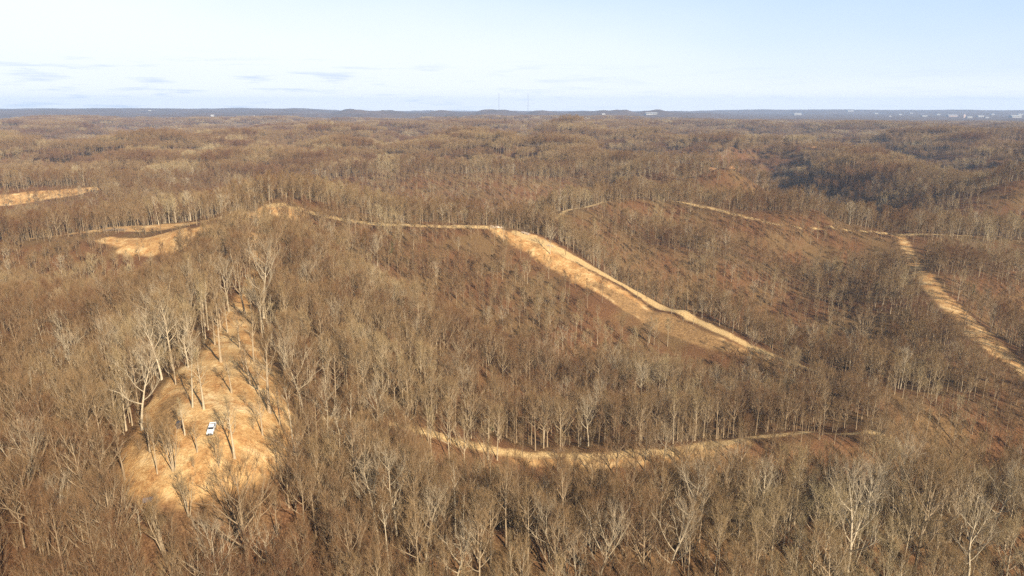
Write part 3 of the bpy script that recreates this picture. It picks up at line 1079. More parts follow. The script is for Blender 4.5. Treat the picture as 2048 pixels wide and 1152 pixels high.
# near wood
NEAR_R = 340.0
x, y = scatter(92, NEAR_R, 5.9)
keep = (open_ground(x, y) > 1.2) & (y > 60) & (rng.uniform(size=len(x)) < 0.9)
if len(SOLO_XY):
    keep &= (np.hypot(x[:, None] - SOLO_XY[None, :, 0], y[:, None] - SOLO_XY[None, :, 1]).min(1) > 3.5)
x, y = x[keep], y[keep]
z = ground(x, y)
keep = ~blocks_view(x, y, z, np.full(len(x), 15.0), GRASS, 0.62, TRACK, 0.0)
fc = facing(x, y) * sstep(225, 270, y)
keep &= rng.uniform(size=len(x)) > 0.25 * fc
x, y, z = x[keep], y[keep], z[keep]
pool = [('round', 0.40), ('slender', 0.22), ('broad', 0.16), ('pale', 0.06), ('stems', 0.09), ('pole', 0.05), ('dead', 0.02)]
kinds = rng.choice([k for k, _ in pool], size=len(x), p=[p for _, p in pool])
idx = np.array([KIND[k][rng.integers(len(KIND[k]))] for k in kinds])
sc = rng.uniform(0.68, 1.10, len(x)) * np.where(y < 190, 1.0, 0.94) * (1 - 0.25 * facing(x, y) * sstep(225, 270, y))
hts = np.array([TREES[i][2] for i in idx]) * sc
rot = rng.uniform(0, 6.28, len(x))
# the ones that show largest become trees of their own
u0, v0, dep0 = project(x, y, z)
u1, v1, dep1 = project(x, y, z + hts)
vis = np.clip(np.minimum(v0, 1152) - np.maximum(v1, 0), 0, None) * ((u0 > 20) & (u0 < 2028)) * (v1 < 1110) * (v0 > v1)
order = np.argsort(-vis)
N_IND = 278 - len(SINGLE)
ind = order[:N_IND]
indset = np.zeros(len(x), bool)
indset[ind] = True
SHAPE = {'round': 'bare tree with a rounded brown crown', 'slender': 'tall narrow bare tree', 'broad': 'wide-spreading bare tree', 'pale': 'pale-limbed bare tree',
         'stems': 'many-stemmed bare tree', 'pole': 'pale straight-trunked tree with a small top', 'dead': 'whitish dead tree with bare crooked limbs'}
for i in ind:
    where = 'in the dense wood left of the pickup clearing' if u0[i] < 250 else ('in the wood below the pickup clearing' if u0[i] < 620 else ('in the wood below the bench track' if u0[i] < 1250 else 'in the shady wood at the bottom right'))
    k = kinds[i]
    plant(int(idx[i]), 'dead_tree' if k == 'dead' else 'bare_tree', float(x[i]), float(y[i]), float(z[i]), float(sc[i]), float(rot[i]),
          SHAPE[k] + ' ' + where, 'tree', SHAPE[k].replace('tree', 'trees', 1) + ' ' + where)
r_ = ~indset
push(x[r_], y[r_], z[r_] - 0.2, idx[r_], rot[r_], sc[r_])
# saplings and brush under it
x, y = scatter(92, 300, 4.6)
keep = (open_ground(x, y) > 0.6) & (y > 60) & (rng.uniform(size=len(x)) < np.where(y < 200, 0.95, 0.5))
x, y = x[keep], y[keep]
keep = ~blocks_view(x, y, ground(x, y), np.full(len(x), 5.0), GRASS + TRACK, 0.9)
x, y = x[keep], y[keep]
push(x, y, ground(x, y) - 0.1, np.array([KIND['sapling'][i % 2] for i in range(len(x))]), rng.uniform(0, 6.28, len(x)), rng.uniform(0.45, 1.35, len(x)))
# crowded half-grown timber along the near spur
x, y = scatter(92, 215, 5.0, -34, 34)
keep = (open_ground(x, y) > 2) & (y > 60) & (y < 192 + 0.12 * x) & (rng.uniform(size=len(x)) < 0.8)
x, y = x[keep], y[keep]
keep = ~blocks_view(x, y, ground(x, y), np.full(len(x), 10.0), GRASS, 0.9, TRACK)
x, y = x[keep], y[keep]
pl = KIND['slender'] + KIND['round'] + KIND['broad']
push(x, y, ground(x, y) - 0.2, np.array([pl[k] for k in rng.integers(0, len(pl), len(x))]), rng.uniform(0, 6.28, len(x)), rng.uniform(0.38, 0.72, len(x)))
# middle distance
x, y = scatter(NEAR_R, 1050, 6.0)
fc = facing(x, y)
keep = (open_ground(x, y) > 1.0) & (rng.uniform(size=len(x)) < 0.93 - 0.2 * fc)
x, y, fc = x[keep], y[keep], fc[keep]
keep = ~blocks_view(x, y, ground(x, y), np.full(len(x), 13.0), GRASS, np.where(x < -90, np.where(y < 520, 0.66, 0.92), np.where(x > 210, 0.9, 0.6)), TRACK)
x, y, fc = x[keep], y[keep], fc[keep]
push(x, y, ground(x, y) - 0.3, MID0 + rng.choice(6, size=len(x), p=[0.22, 0.19, 0.17, 0.18, 0.19, 0.05]), rng.uniform(0, 6.28, len(x)), rng.uniform(0.62, 1.08, len(x)) * (1 - 0.28 * fc))
# young growth that fills the slopes, and seedlings out in the clearings
x, y = scatter(290, 760, 6.4)
keep = (open_ground(x, y) > 1.5) & (rng.uniform(size=len(x)) < 0.8)
x, y = x[keep], y[keep]
keep = ~blocks_view(x, y, ground(x, y), np.full(len(x), 7.0), GRASS, 0.8, TRACK)
x, y = x[keep], y[keep]
push(x, y, ground(x, y) - 0.2, MID0 + rng.integers(0, 5, len(x)), rng.uniform(0, 6.28, len(x)), rng.uniform(0.28, 0.58, len(x)))
x, y = scatter(100, 520, 8.0)
keep = (mask(x, y, GRASS) < 1.0) & (rng.uniform(size=len(x)) < 0.55)
x, y = x[keep], y[keep]
push(x, y, ground(x, y) - 0.1, np.array([KIND['sapling'][i % 2] for i in range(len(x))]), rng.uniform(0, 6.28, len(x)), rng.uniform(0.22, 0.6, len(x)))
# far hills in clumps of trees laid to the slope
x, y = scatter(1050, 4700, 31.0, -42, 42)
keep = (open_ground(x, y) > 12)
x, y = x[keep], y[keep]
keep = ~blocks_view(x, y, ground(x, y), np.full(len(x), 20.0), YARD, 1.0)
x, y = x[keep], y[keep]
z = ground(x, y)
gx = (ground(x + 15, y) - ground(x - 15, y)) / 30
gy = (ground(x, y + 15) - ground(x, y - 15)) / 30
tilt = np.zeros((len(x), 3))
push(x, y, z - 0.5, FAR0 + rng.integers(0, N_FAR, len(x)), rng.choice([0, 1.571, 3.142, 4.712], len(x)), rng.uniform(0.85, 1.12, len(x)), tilt)

co = np.concatenate(P_xyz).astype(np.float32)
fm = bpy.data.meshes.new('forest')
fm.vertices.add(len(co))
fm.vertices.foreach_set('co', co.ravel())
a = fm.attributes.new('source', 'INT', 'POINT')
a.data.foreach_set('value', np.concatenate(P_idx).astype(np.int32))
a = fm.attributes.new('turn', 'FLOAT_VECTOR', 'POINT')
a.data.foreach_set('vector', np.concatenate(P_rot).astype(np.float32).ravel())
a = fm.attributes.new('size', 'FLOAT', 'POINT')
a.data.foreach_set('value', np.concatenate(P_sc).astype(np.float32))
fm.update()
forest = link('forest', fm)
props(forest, 'brown leafless forest covering the hills to the horizon', 'forest', None, 'stuff')
ng = bpy.data.node_groups.new('forest_planting', 'GeometryNodeTree')
ng.interface.new_socket('Geometry', in_out='INPUT', socket_type='NodeSocketGeometry')
ng.interface.new_socket('Geometry', in_out='OUTPUT', socket_type='NodeSocketGeometry')
gi, go = ng.nodes.new('NodeGroupInput'), ng.nodes.new('NodeGroupOutput')
iop = ng.nodes.new('GeometryNodeInstanceOnPoints')
ci = ng.nodes.new('GeometryNodeCollectionInfo')
ci.inputs['Collection'].default_value = PROTO
ci.inputs['Separate Children'].default_value = True
ci.inputs['Reset Children'].default_value = True
iop.inputs['Pick Instance'].default_value = True


def named(nm, typ):
    n = ng.nodes.new('GeometryNodeInputNamedAttribute')
    n.data_type = typ
    n.inputs['Name'].default_value = nm
    return n.outputs['Attribute']


e2r = ng.nodes.new('FunctionNodeEulerToRotation')
ng.links.new(gi.outputs[0], iop.inputs['Points'])
ng.links.new(ci.outputs['Instances'], iop.inputs['Instance'])
ng.links.new(named('source', 'INT'), iop.inputs['Instance Index'])
ng.links.new(named('turn', 'FLOAT_VECTOR'), e2r.inputs[0])
ng.links.new(e2r.outputs[0], iop.inputs['Rotation'])
ng.links.new(named('size', 'FLOAT'), iop.inputs['Scale'])
ng.links.new(iop.outputs[0], go.inputs[0])
md = forest.modifiers.new('planting', 'NODES')
md.node_group = ng
print('forest instances', len(co), 'individual', len(ind))


# ------------------------------------------------------------------ built things
def box_bm(bm, x0, x1, y0, y1, z0, z1, top=1.0):
    cx, cy2 = (x0 + x1) / 2, (y0 + y1) / 2
    v = []
    for zz, k in ((z0, 1.0), (z1, top)):
        for (a, b) in ((x0, y0), (x1, y0), (x1, y1), (x0, y1)):
            v.append(bm.verts.new((cx + (a - cx) * k, cy2 + (b - cy2) * k, zz)))
    for f in ((3, 2, 1, 0), (4, 5, 6, 7), (0, 1, 5, 4), (1, 2, 6, 5), (2, 3, 7, 6), (3, 0, 4, 7)):
        bm.faces.new([v[k] for k in f])


def bm_obj(name, bm, mat, parent=None, bevel=0.0):
    bmesh.ops.recalc_face_normals(bm, faces=bm.faces)
    if bevel:
        bmesh.ops.bevel(bm, geom=[e for e in bm.edges if e.is_manifold and e.calc_face_angle(0) > 0.5], offset=bevel, segments=2, affect='EDGES', clamp_overlap=True)
    me = bpy.data.meshes.new(name)
    bm.to_mesh(me)
    bm.free()
    me.materials.append(mat)
    return link(name, me, parent)


def panel_bm(bm, quad, th):
    """a thin slab standing proud of a surface; quad is counter-clockwise seen from outside"""
    q = [Vector(p) for p in quad]
    n = (q[1] - q[0]).cross(q[3] - q[0]).normalized()
    a = [bm.verts.new(p + n * th * 0.1) for p in q]
    b = [bm.verts.new(p + n * th) for p in q]
    bm.faces.new(b)
    bm.faces.new(a[::-1])
    for k in range(4):
        bm.faces.new((a[k], a[(k + 1) % 4], b[(k + 1) % 4], b[k]))


M_WHITE = flat_mat('white_paint', (0.72, 0.73, 0.74), 0.32, 0.5, vary=0.03)
M_GLASS = flat_mat('dark_glass', (0.025, 0.032, 0.042), 0.12, 0.6, vary=0.1)
M_TRIM = flat_mat('black_trim', (0.035, 0.037, 0.045), 0.5, 0.4)
M_TYRE = flat_mat('tyre_rubber', (0.025, 0.025, 0.026), 0.85, 0.2)
M_RIM = flat_mat('wheel_rim', (0.35, 0.35, 0.37), 0.35, 0.5, 0.6)
M_LAMP = flat_mat('lamp_lens', (0.75, 0.76, 0.78), 0.15, 0.6, vary=0.05)
M_RED = flat_mat('red_lens', (0.35, 0.02, 0.02), 0.2, 0.5)
M_DARKWOOD = flat_mat('dark_boards', (0.085, 0.062, 0.05), 0.8, 0.2, vary=0.3)
M_SHEET = flat_mat('grey_sheet', (0.21, 0.17, 0.165), 0.95, 0.03, vary=0.18)
M_BRUSH = flat_mat('grey_brush', (0.24, 0.18, 0.13), 0.9, 0.1, vary=0.35)
M_DBRUSH = flat_mat('dark_brush', (0.075, 0.05, 0.04), 0.9, 0.1, vary=0.35)
M_LOG = flat_mat('pale_logs', (0.62, 0.50, 0.38), 0.9, 0.1, vary=0.2)
M_STEEL = flat_mat('mast_steel', (0.20, 0.19, 0.20), 0.6, 0.3)
M_WALLW = flat_mat('white_walls', (0.38, 0.375, 0.37), 0.7, 0.2, vary=0.05, scale=0.2)
M_WALLC = flat_mat('cream_walls', (0.72, 0.62, 0.46), 0.7, 0.2, vary=0.06, scale=0.2)
M_WALLP = flat_mat('pink_walls', (0.50, 0.38, 0.34), 0.7, 0.2, vary=0.08, scale=0.2)
M_ROOF = flat_mat('pale_roof', (0.36, 0.355, 0.35), 0.6, 0.2, vary=0.08, scale=0.3)
M_ROOFD = flat_mat('brown_roof', (0.20, 0.16, 0.14), 0.8, 0.2, vary=0.15, scale=0.5)


def pickup(x, y, heading):
    e = 1.6
    z = gz(x, y)
    fx, fy = math.sin(heading), -math.cos(heading)          # the way the nose points
    slope = (gz(x + fx * e, y + fy * e) - gz(x - fx * e, y - fy * e)) / (2 * e)
    root = thing('pickup_truck', (x, y, z), 'white pickup truck with a crew cab parked nose-on in the grass clearing', 'pickup truck')
    root.rotation_euler = (math.atan(slope) * -1, 0, heading)
    root.scale = (0.73, 0.73, 0.73)
    # nose towards -Y
    prof = [(-2.88, 0.50), (-2.92, 0.95), (-2.80, 1.16), (-1.42, 1.24), (-1.40, 1.12), (0.98, 1.12), (0.98, 0.82), (2.36, 0.82), (2.40, 0.52)]

    def arch(cy0):
        return [(cy0 + 0.50 * math.cos(t), 0.42 + 0.50 * math.sin(t)) for t in np.linspace(0.15, math.pi - 0.15, 7)]
    prof = prof + arch(1.45) + arch(-1.85)
    bm = bmesh.new()
    L = [bm.verts.new((-0.99, a, b)) for a, b in prof]
    Rr_ = [bm.verts.new((0.99, a, b)) for a, b in prof]
    bm.faces.new(L)
    bm.faces.new(Rr_[::-1])
    for k in range(len(prof)):
        k2 = (k + 1) % len(prof)
        bm.faces.new((L[k2], L[k], Rr_[k], Rr_[k2]))
    bm_obj('body', bm, M_WHITE, root, 0.03)
    bm = bmesh.new()                                         # cab: sloping screen, rounded roof
    rings = [(1.11, -1.42, 0.97, 0.965), (1.30, -1.28, 0.96, 0.94), (1.82, -0.62, 0.82, 0.76), (1.90, -0.45, 0.68, 0.66)]
    rv = []
    for zz, ya, yb, hx in rings:
        rv.append([bm.verts.new(p) for p in ((-hx, ya, zz), (hx, ya, zz), (hx, yb, zz), (-hx, yb, zz))])
    for i in range(len(rv) - 1):
        for k in range(4):
            bm.faces.new((rv[i][k], rv[i][(k + 1) % 4], rv[i + 1][(k + 1) % 4], rv[i + 1][k]))
    bm.faces.new(rv[-1])
    bm.faces.new(rv[0][::-1])
    bm_obj('cab', bm, M_WHITE, root, 0.03)
    bm = bmesh.new()
    box_bm(bm, -0.99, -0.91, 0.99, 2.36, 0.80, 1.34)
    box_bm(bm, 0.91, 0.99, 0.99, 2.36, 0.80, 1.34)
    box_bm(bm, -0.905, 0.905, 0.99, 1.06, 0.80, 1.34)
    bm_obj('bed_side', bm, M_WHITE, root)
    bm = bmesh.new()
    box_bm(bm, -0.905, 0.905, 2.29, 2.37, 0.80, 1.32)
    bm_obj('tailgate', bm, M_WHITE, root, 0.02)
    bm = bmesh.new()
    box_bm(bm, -0.90, 0.90, 1.07, 2.28, 0.823, 0.85)
    bm_obj('bed_liner', bm, M_TRIM, root)

    def lerp(i, j, t, sx, back=False):
        za, a0, b0, hx0 = rings[i]
        zb, a1, b1, hx1 = rings[j]
        return Vector((sx * (hx0 + (hx1 - hx0) * t), (b0 + (b1 - b0) * t) if back else (a0 + (a1 - a0) * t), za + (zb - za) * t))
    bm = bmesh.new()
    panel_bm(bm, [lerp(1, 2, 0.03, -0.94), lerp(1, 2, 0.03, 0.94), lerp(1, 2, 0.95, 0.93), lerp(1, 2, 0.95, -0.93)], 0.02)
    bm_obj('windscreen', bm, M_GLASS, root)
    bm = bmesh.new()
    panel_bm(bm, [lerp(1, 2, 0.2, 0.85, True), lerp(1, 2, 0.2, -0.85, True), lerp(1, 2, 0.9, -0.85, True), lerp(1, 2, 0.9, 0.85, True)], 0.02)
    bm_obj('rear_window', bm, M_GLASS, root)
    for sx in (-1, 1):
        for f0, f1 in ((0.10, 0.49), (0.53, 0.92)):
            lo = [lerp(1, 2, 0.12, sx) * (1 - f) + lerp(1, 2, 0.12, sx, True) * f for f in (f0, f1)]
            hi = [lerp(1, 2, 0.88, sx) * (1 - f) + lerp(1, 2, 0.88, sx, True) * f for f in (f0, f1)]
            q = [lo[0], lo[1], hi[1], hi[0]]
            bm = bmesh.new()
            panel_bm(bm, q if sx > 0 else q[::-1], 0.018)
            bm_obj('side_window', bm, M_GLASS, root)
        bm = bmesh.new()
        x0, x1 = (1.0, 1.24) if sx > 0 else (-1.24, -1.0)
        box_bm(bm, x0, x1, -1.18, -1.06, 1.20, 1.48)
        bm_obj('mirror', bm, M_TRIM, root, 0.02)
        bm = bmesh.new()
        x0, x1 = (0.66, 0.97) if sx > 0 else (-0.97, -0.66)
        box_bm(bm, x0, x1, -2.945, -2.86, 0.86, 1.08)
        bm_obj('headlight', bm, M_LAMP, root, 0.02)
        bm = bmesh.new()
        x0, x1 = (0.92, 0.985) if sx > 0 else (-0.985, -0.92)
        box_bm(bm, x0, x1, 2.372, 2.41, 0.95, 1.28)
        bm_obj('tail_light', bm, M_RED, root)
    bm = bmesh.new()
    box_bm(bm, -0.64, 0.64, -2.96, -2.86, 0.74, 1.10)
    for k in range(4):
        box_bm(bm, -0.60, 0.60, -2.985, -2.962, 0.79 + 0.08 * k, 0.82 + 0.08 * k)
    bm_obj('grille', bm, M_TRIM, root)
    bm = bmesh.new()
    box_bm(bm, -1.0, 1.0, -3.04, -2.90, 0.42, 0.70)
    bm_obj('front_bumper', bm, M_TRIM, root, 0.03)
    bm = bmesh.new()
    box_bm(bm, -0.98, 0.98, 2.40, 2.52, 0.48, 0.68)
    bm_obj('rear_bumper', bm, M_TRIM, root, 0.02)
    bm = bmesh.new()
    box_bm(bm, -0.17, 0.17, -3.06, -3.045, 0.50, 0.66)
    bm_obj('number_plate', bm, M_WHITE, root)
    for sx in (-1, 1):
        for wy in (-1.85, 1.45):
            bm = bmesh.new()
            secs = [(-0.14, 0.25), (-0.14, 0.36), (-0.10, 0.41), (0.10, 0.41), (0.14, 0.36), (0.14, 0.25)]
            rs = [[bm.verts.new((a, r * math.cos(t), r * math.sin(t))) for t in np.linspace(0, 2 * math.pi, 21)[:-1]] for a, r in secs]
            for i in range(len(rs)):
                A, B = rs[i], rs[(i + 1) % len(rs)]
                for k in range(20):
                    bm.faces.new((A[k], A[(k + 1) % 20], B[(k + 1) % 20], B[k]))
            w = bm_obj('wheel', bm, M_TYRE, root)
            w.location = (sx * 0.86, wy, 0.41)
            bm = bmesh.new()
            bmesh.ops.create_cone(bm, cap_ends=True, segments=16, radius1=0.255, radius2=0.255, depth=0.2, matrix=Matrix.Rotation(math.pi / 2, 4, 'Y'))
            bm_obj('rim', bm, M_RIM, w, 0.02)
    return root


px_, py_, _ = hit(424.5, 862)
pickup(px_, py_, 0.16)

# the dark box behind the many-stemmed tree
x, y, z = hit(361, 856)
b_ = thing('box_blind', (x, y, z), 'small dark box-shaped blind behind the many-stemmed tree', 'hunting blind', rz=0.2)
bm = bmesh.new()
box_bm(bm, -0.65, 0.65, -0.65, 0.65, -0.2, 1.35, 0.94)
bm_obj('wall', bm, M_DARKWOOD, b_, 0.03)
bm = bmesh.new()
box_bm(bm, -0.76, 0.76, -0.76, 0.76, 1.36, 1.47, 0.8)
bm_obj('roof', bm, M_TRIM, b_, 0.02)
bm = bmesh.new()
panel_bm(bm, [(-0.38, -0.632, 0.75), (0.38, -0.632, 0.75), (0.38, -0.622, 1.05), (-0.38, -0.622, 1.05)], 0.03)
bm_obj('window', bm, M_GLASS, b_)

# the purplish grey sheet low in the trees below the clearing
x, y, z = hit(296, 1003)
bm = bmesh.new()
n_, m_ = 14, 8
gv = [[bm.verts.new((-1.1 + 2.2 * i / n_, -0.42 + 0.84 * j / m_, 0.0)) for j in range(m_ + 1)] for i in range(n_ + 1)]
for col_ in gv:
    for v_ in col_:
        v_.co.z = gz(x + v_.co.x, y + v_.co.y) - z + 0.35 + 0.08 * math.sin(v_.co.x * 2.3) + 0.06 * math.cos(v_.co.y * 3.1 + v_.co.x)
for i in range(n_):
    for j in range(m_):
        bm.faces.new((gv[i][j], gv[i + 1][j], gv[i + 1][j + 1], gv[i][j + 1]))
r_ = bmesh.ops.extrude_face_region(bm, geom=list(bm.faces))
for v_ in r_['geom']:
    if isinstance(v_, bmesh.types.BMVert):
        v_.co.z -= 0.3
t_ = bm_obj('tarpaulin', bm, M_SHEET)
t_.location = (x, y, z)
props(t_, 'purplish grey sheet half hidden by treetops below the lower tip of the clearing', 'tarpaulin')


def brush(name, px, py, ln, wd, hg, n, mat, label, cat, rz=0.0, thick=0.05, straight=0.2):
    x, y, z = hit(px, py)
    w = Wood()
    for i in range(n):
        cx, cy2 = rng.uniform(-ln / 2, ln / 2) * 0.8, rng.uniform(-wd / 2, wd / 2) * 0.8
        a = rng.normal() * straight
        l = ln * rng.uniform(0.25, 0.6)
        cz = gz(x + cx * math.cos(rz) - cy2 * math.sin(rz), y + cx * math.sin(rz) + cy2 * math.cos(rz)) - z
        h0 = cz + hg * rng.uniform(0, 1) * (1 - abs(cx) / ln)
        d = np.array([math.cos(a), math.sin(a), rng.normal() * 0.18])
        p = np.array([cx, cy2, h0 + 0.1]) - d * l / 2
        ln_ = curve(p, d, l, 4, 0.0, 0.06)
        w.tube(ln_, thick * rng.uniform(0.5, 1.4) * np.linspace(1, 0.45, len(ln_)), 5)
        if straight > 0.3:
            for k in range(6):
                q, qd = at(ln_, rng.uniform(0.2, 0.98))
                w.spikes([q], [qd / np.linalg.norm(qd) + rng.normal(size=3) * 0.8], [rng.uniform(0.6, 1.6)], [0.03])
    o = link(name, w.mesh(name, mat))
    o.location = (x, y, z)
    o.rotation_euler = (0, 0, rz)
    props(o, label, cat)


brush('brush_pile', 232, 462, 13, 4, 1.6, 70, M_BRUSH, 'grey tangle of felled branches on the left ridge clearing', 'brush pile', 0.1, 0.09, 0.5)
brush('brush_pile', 584, 412, 7, 4, 2.4, 60, M_DBRUSH, 'dark brush pile on the bare hilltop beside the ridge track', 'brush pile', 0.2, 0.10, 0.8)
brush('log_pile', 992, 456, 8, 2.2, 1.0, 30, M_LOG, 'pale log pile at the top end of the long bright strip', 'log pile', -0.1, 0.16, 0.15)
brush('log_pile', 1050, 468, 7, 3, 0.8, 22, M_LOG, 'scattered pale logs along the upper edge of the long bright strip', 'log pile', -0.6, 0.13, 0.4)
brush('log_pile', 1100, 494, 6, 2, 0.6, 14, M_LOG, 'short row of pale logs below the scattered logs on the bright strip', 'log pile', -0.6, 0.13, 0.25)
brush('brush_pile', 1785, 470, 7, 3, 1.2, 45, M_DBRUSH, 'dark brush heap at the top of the far right strip', 'brush pile', 0.0, 0.1, 0.6)
brush('brush_pile', 1118, 905, 5, 2.5, 0.9, 40, M_BRUSH, 'low brush heap beside the bench track', 'brush pile', 0.3, 0.06, 0.6)
brush('brush_pile', 300, 732, 9, 3, 1.3, 60, M_BRUSH, 'pale brush heap at the wood edge left of the pickup clearing', 'brush pile', 0.9, 0.07, 0.5)
# a felled pale trunk leaning at the back of the left clearing
x, y, z = hit(250, 452)
w = Wood()
l_ = curve((0, 0, 0.1), (0.8, 0.1, 0.62), 9.5, 5, -0.02, 0.03)
w.tube(l_, [0.24, 0.21, 0.18, 0.14, 0.10, 0.05], 6)
o = link('fallen_trunk', w.mesh('fallen_trunk', M_LOG))
o.location = (x, y, z)
props(o, 'broken pale trunk leaning up to the right behind the left ridge clearing', 'fallen tree')
# a dark stump
x, y, z = hit(305, 461)
w = Wood()
w.tube([(0, 0, -0.3), (0.03, 0, 0.3), (0.05, 0.02, 0.9)], [0.75, 0.52, 0.48], 9)
o = link('tree_stump', w.mesh('tree_stump', M_DBRUSH))
o.location = (x, y, z)
props(o, 'dark stump alone on the bright left ridge clearing', 'stump')


def mast(px, dist, py_top, half, label, guys=True):
    x = px_x(px, dist, 20)
    y = dist
    z = gz(x, y)
    top = CAM_H - y * ray_tan(py_top) - z
    root = thing('radio_mast', (x, y, z), label, 'radio mast')
    w = Wood()
    legs = [(half * math.cos(a), half * math.sin(a)) for a in (0.5, 0.5 + 2.094, 0.5 + 4.189)]
    nb = max(8, int(top / (half * 3.5)))
    for (a, b) in legs:
        w.tube([(a, b, -2), (a, b, top * 0.5), (a, b, top)], [0.32 * half / 1.6] * 3, 4)
    for k in range(nb):
        z0, z1 = top * k / nb, top * (k + 1) / nb
        for i in range(3):
            p, q = legs[i], legs[(i + 1) % 3]
            w.tube([(p[0], p[1], z0), (q[0], q[1], z1)], [0.14 * half] * 2, 3)
            w.tube([(q[0], q[1], z0), (p[0], p[1], z1)], [0.14 * half] * 2, 3)
    link('lattice', w.mesh('lattice', M_STEEL, False), root)
    w = Wood()
    w.tube([(0, 0, top), (0, 0, top + 6)], [0.5, 0.3], 6)
    w.tube([(0, 0, top - 2), (0, 0, top + 1)], [half * 1.25, half * 1.25], 8)
    link('antenna', w.mesh('antenna', M_STEEL, False), root)
    if guys:
        for a in (0.5, 0.5 + 2.094, 0.5 + 4.189):
            for f in (0.55, 0.95):
                w = Wood()
                gx_, gy_ = top * 0.6 * math.cos(a), top * 0.6 * math.sin(a)
                w.tube([(half * math.cos(a), half * math.sin(a), top * f), (gx_, gy_, gz(x + gx_, y + gy_) - z)], [0.12, 0.12], 3)
                link('guy_wire', w.mesh('guy_wire', M_STEEL, False), root)


mast(998, 8200, 187, 1.7, 'left one of two thin tall masts on the horizon')
mast(1056, 8200, 188, 1.5, 'right one of two thin tall masts on the horizon')
mast(863, 3400, 223, 0.7, 'short lattice mast rising from the woods left of the two tall masts', False)


def house(x, y, z, w, d, h, wall, roof, label, cat='house', group=None, rz=0.0, name='house', flat=False):
    root = thing(name, (x, y, z), label, cat, group, rz)
    bm = bmesh.new()
    box_bm(bm, -w / 2, w / 2, -d / 2, d / 2, -3, h)
    bm_obj('wall', bm, wall, root)
    bm = bmesh.new()
    o_ = 0.04 * w
    rh = h + (0.12 * d if flat else 0.42 * d)
    v = [bm.verts.new(p) for p in ((-w / 2 - o_, -d / 2 - o_, h + 0.01), (w / 2 + o_, -d / 2 - o_, h + 0.01), (w / 2 + o_, d / 2 + o_, h + 0.01), (-w / 2 - o_, d / 2 + o_, h + 0.01), (-w / 2 - o_, 0, rh), (w / 2 + o_, 0, rh))]
    for f in ((0, 1, 5, 4), (2, 3, 4, 5), (0, 4, 3), (1, 2, 5), (3, 2, 1, 0)):
        bm.faces.new([v[k] for k in f])
    bm_obj('roof', bm, roof, root)
    nw = 3 if w < 30 else 7
    for k in range(nw):
        cxw = -w / 2 + w * (k + 0.5) / nw
        bm = bmesh.new()
        panel_bm(bm, [(cxw - w * 0.05, -d / 2, h * 0.3), (cxw + w * 0.05, -d / 2, h * 0.3), (cxw + w * 0.05, -d / 2, h * 0.68), (cxw - w * 0.05, -d / 2, h * 0.68)], 0.08)
        bm_obj('window', bm, M_GLASS, root)
    return root


for (hp, hy, wpx, label, tone) in HOUSES:
    x, y, z = hit(hp, hy, 1200, 6000)
    w = 0.6 * wpx * y / FPX
    house(x, y, z, w, w * 0.6, w * 0.34, M_WALLW if tone == 'white' else M_WALLC, M_ROOFD if tone == 'cream' else M_ROOF, label, rz=rng.uniform(-0.4, 0.4))
TOWN = [(1302, 229, 30, 4, 'w', 'long white building on the dark blue hill right of the tall masts'), (1207, 229, 9, 3, 'w', 'small white building on the blue hills right of the tall masts'),
        (1594, 230, 20, 5, 'w', 'white building with a pale apron left of the far town'), (1700, 223, 16, 3, 'w', 'white building highest above the far town'),
        (1752, 228, 9, 3, 'w', ''), (1800, 230, 8, 3, 'w', ''), (1848, 233, 14, 3, 'w', ''), (1876, 230, 10, 3, 'w', ''), (1903, 233, 24, 4, 'p', 'long pinkish building left of the tower in the far town'),
        (1928, 235, 5, 10, 'p', 'tall square tower block in the far town'), (1938, 236, 14, 4, 'w', 'bright white building at the foot of the tower block'), (1960, 234, 16, 4, 'w', ''),
        (1985, 230, 8, 4, 'w', ''), (1973, 236, 10, 3, 'w', ''), (2030, 235, 26, 6, 'w', 'large white building at the right edge of the far town'), (2040, 230, 14, 3, 'w', ''),
        (1780, 233, 7, 2, 'w', ''), (1822, 227, 8, 2, 'w', ''), (300, 222, 6, 3, 'w', 'tiny white building on the left horizon')]
for (hp, hy, wpx, hpx, tone, label) in TOWN:
    x, y, z = hit(hp, hy, 3000, 12900)
    w, h = 0.7 * wpx * y / FPX, 0.55 * hpx * y / FPX
    house(x, y, z, w, min(w * 0.6, 60), h, M_WALLW if tone == 'w' else M_WALLP, M_ROOF, label or 'low white building among the many of the far town',
          'building', None if label else 'low white buildings of the far town', 0.0, 'town_building', True)

# evergreens
T, C = Wood(), Wood()
T.tube([(0, 0, -1), (0.1, 0, 6), (0.1, 0.1, 13.4)], [0.24, 0.17, 0.03], 6)
tp, td, tl_, tw_ = [], [], [], []
for k in range(46):
    zz = 2.2 + 11.0 * k / 46 + rng.uniform(-0.2, 0.2)
    a = rng.uniform(0, 6.28)
    ln = (3.3 * (1 - (zz - 1.5) / 13.2) + 0.35) * rng.uniform(0.7, 1.15)
    b = curve((0.05, 0.05, zz), (math.cos(a), math.sin(a), 0.25), ln, 4, -0.02, 0.06)
    T.tube(b, np.linspace(0.05, 0.015, len(b)), 3)
    for j in range(int(16 + 22 * ln)):
        q, qd = at(b, rng.uniform(0.15, 1.0))
        tp.append(q + rng.normal(size=3) * 0.10); td.append(qd / np.linalg.norm(qd) * 0.8 + rng.normal(size=3) * 0.6); tl_.append(rng.uniform(0.35, 0.8)); tw_.append(rng.uniform(0.03, 0.06))
C.spikes(tp, td, tl_, tw_)
PT, PC = T.mesh('trunk', M_BARK), C.mesh('crown', M_GREEN, False)
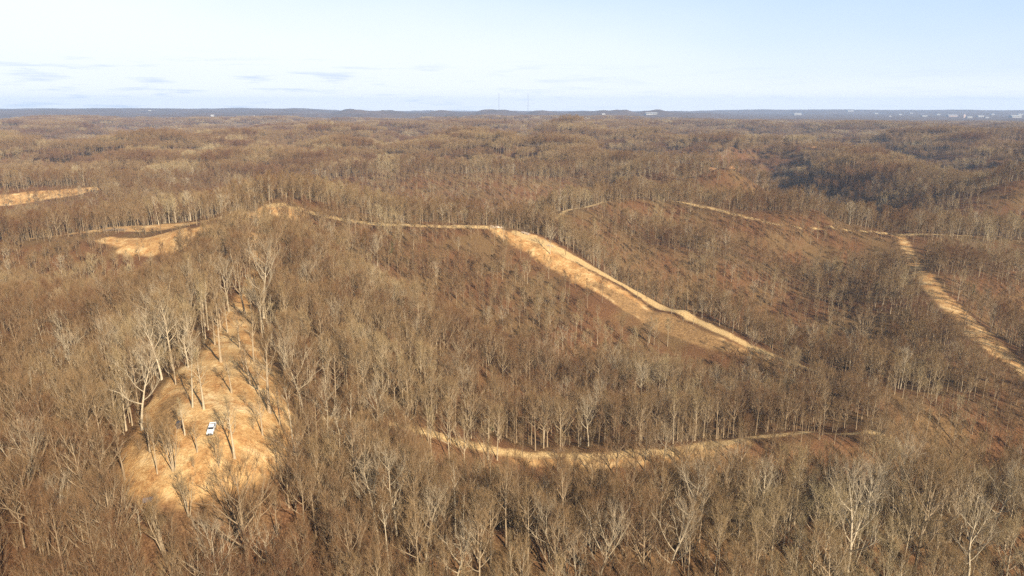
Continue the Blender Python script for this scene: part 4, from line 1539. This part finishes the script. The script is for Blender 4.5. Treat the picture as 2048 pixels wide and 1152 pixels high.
PINES = [(783, 512, 30, 'dark green pine on the brown slope under the ridge track'), (590, 500, 17, 'small yellow-green pine on the crest below the bare hilltop'), (742, 560, 16, 'small dark pine on the brown slope, lower left of the biggest one'),
         (763, 566, 20, 'pine at the foot of the brown slope under the ridge track'), (1944, 592, 24, 'olive green pine right of the far right strip'), (727, 488, 14, 'smallest dark pine just under the ridge track'),
         (1421, 338, 10, 'dark pine at the left end of the bare orange knob'), (1472, 342, 12, 'dark pine at the right end of the bare orange knob'), (1437, 332, 7, 'dark pine on top of the bare orange knob'),
         (982, 866, 22, 'green pine behind the bench track')]
PINES += [(p, q, h_, 'far dark evergreen standing above the brown woods near the horizon') for p, q, h_ in
          ((852, 241, 6), (892, 241, 7), (904, 241, 5), (916, 242, 7), (1000, 249, 8), (1010, 250, 10), (1022, 250, 8), (1040, 249, 6), (478, 235, 6), (492, 234, 5), (85, 230, 5), (215, 230, 6), (228, 231, 6), (250, 229, 5), (610, 244, 6))]
for (p, q, hpx, label) in PINES:
    x, y, z = hit(p, q, 70, 6000)
    if y > 1500:
        z += 9.0                        # the wood in front hides their feet
    h_ = max(6.0, hpx * math.hypot(y, CAM_H - z) / FPX * 1.05)
    root = thing('pine_tree', (x, y, z - 0.2), label, 'pine', 'far dark evergreens' if label.startswith('far') else None, rng.uniform(0, 6.28))
    root.scale = (h_ / 13.4,) * 3
    link('trunk', PT, root)
    link('crown', PC, root)

# ------------------------------------------------------------------ haze
def build_haze():
    m = bpy.data.materials.new('haze')
    m.use_nodes = True
    t = m.node_tree
    t.nodes.clear()
    o = nd(t, 'ShaderNodeOutputMaterial')
    v = nd(t, 'ShaderNodeVolumePrincipled')
    v.inputs['Color'].default_value = (0.48, 0.67, 1.0, 1)
    v.inputs['Density'].default_value = 6.5e-5
    v.inputs['Anisotropy'].default_value = 0.0
    t.links.new(v.outputs['Volume'], o.inputs['Volume'])
    x, y0, y1, z0, z1 = 13400, -400, 13400, -220, 215
    vs = [(sx, sy, sz) for sz in (z0, z1) for sy in (y0, y1) for sx in (-x, x)]
    fs = [(0, 2, 3, 1), (4, 5, 7, 6), (0, 1, 5, 4), (2, 6, 7, 3), (0, 4, 6, 2), (1, 3, 7, 5)]
    h = link('haze', mesh_from('haze', vs, fs, m))
    props(h, 'thin blue haze over the far hills', 'haze', None, 'stuff')


build_haze()
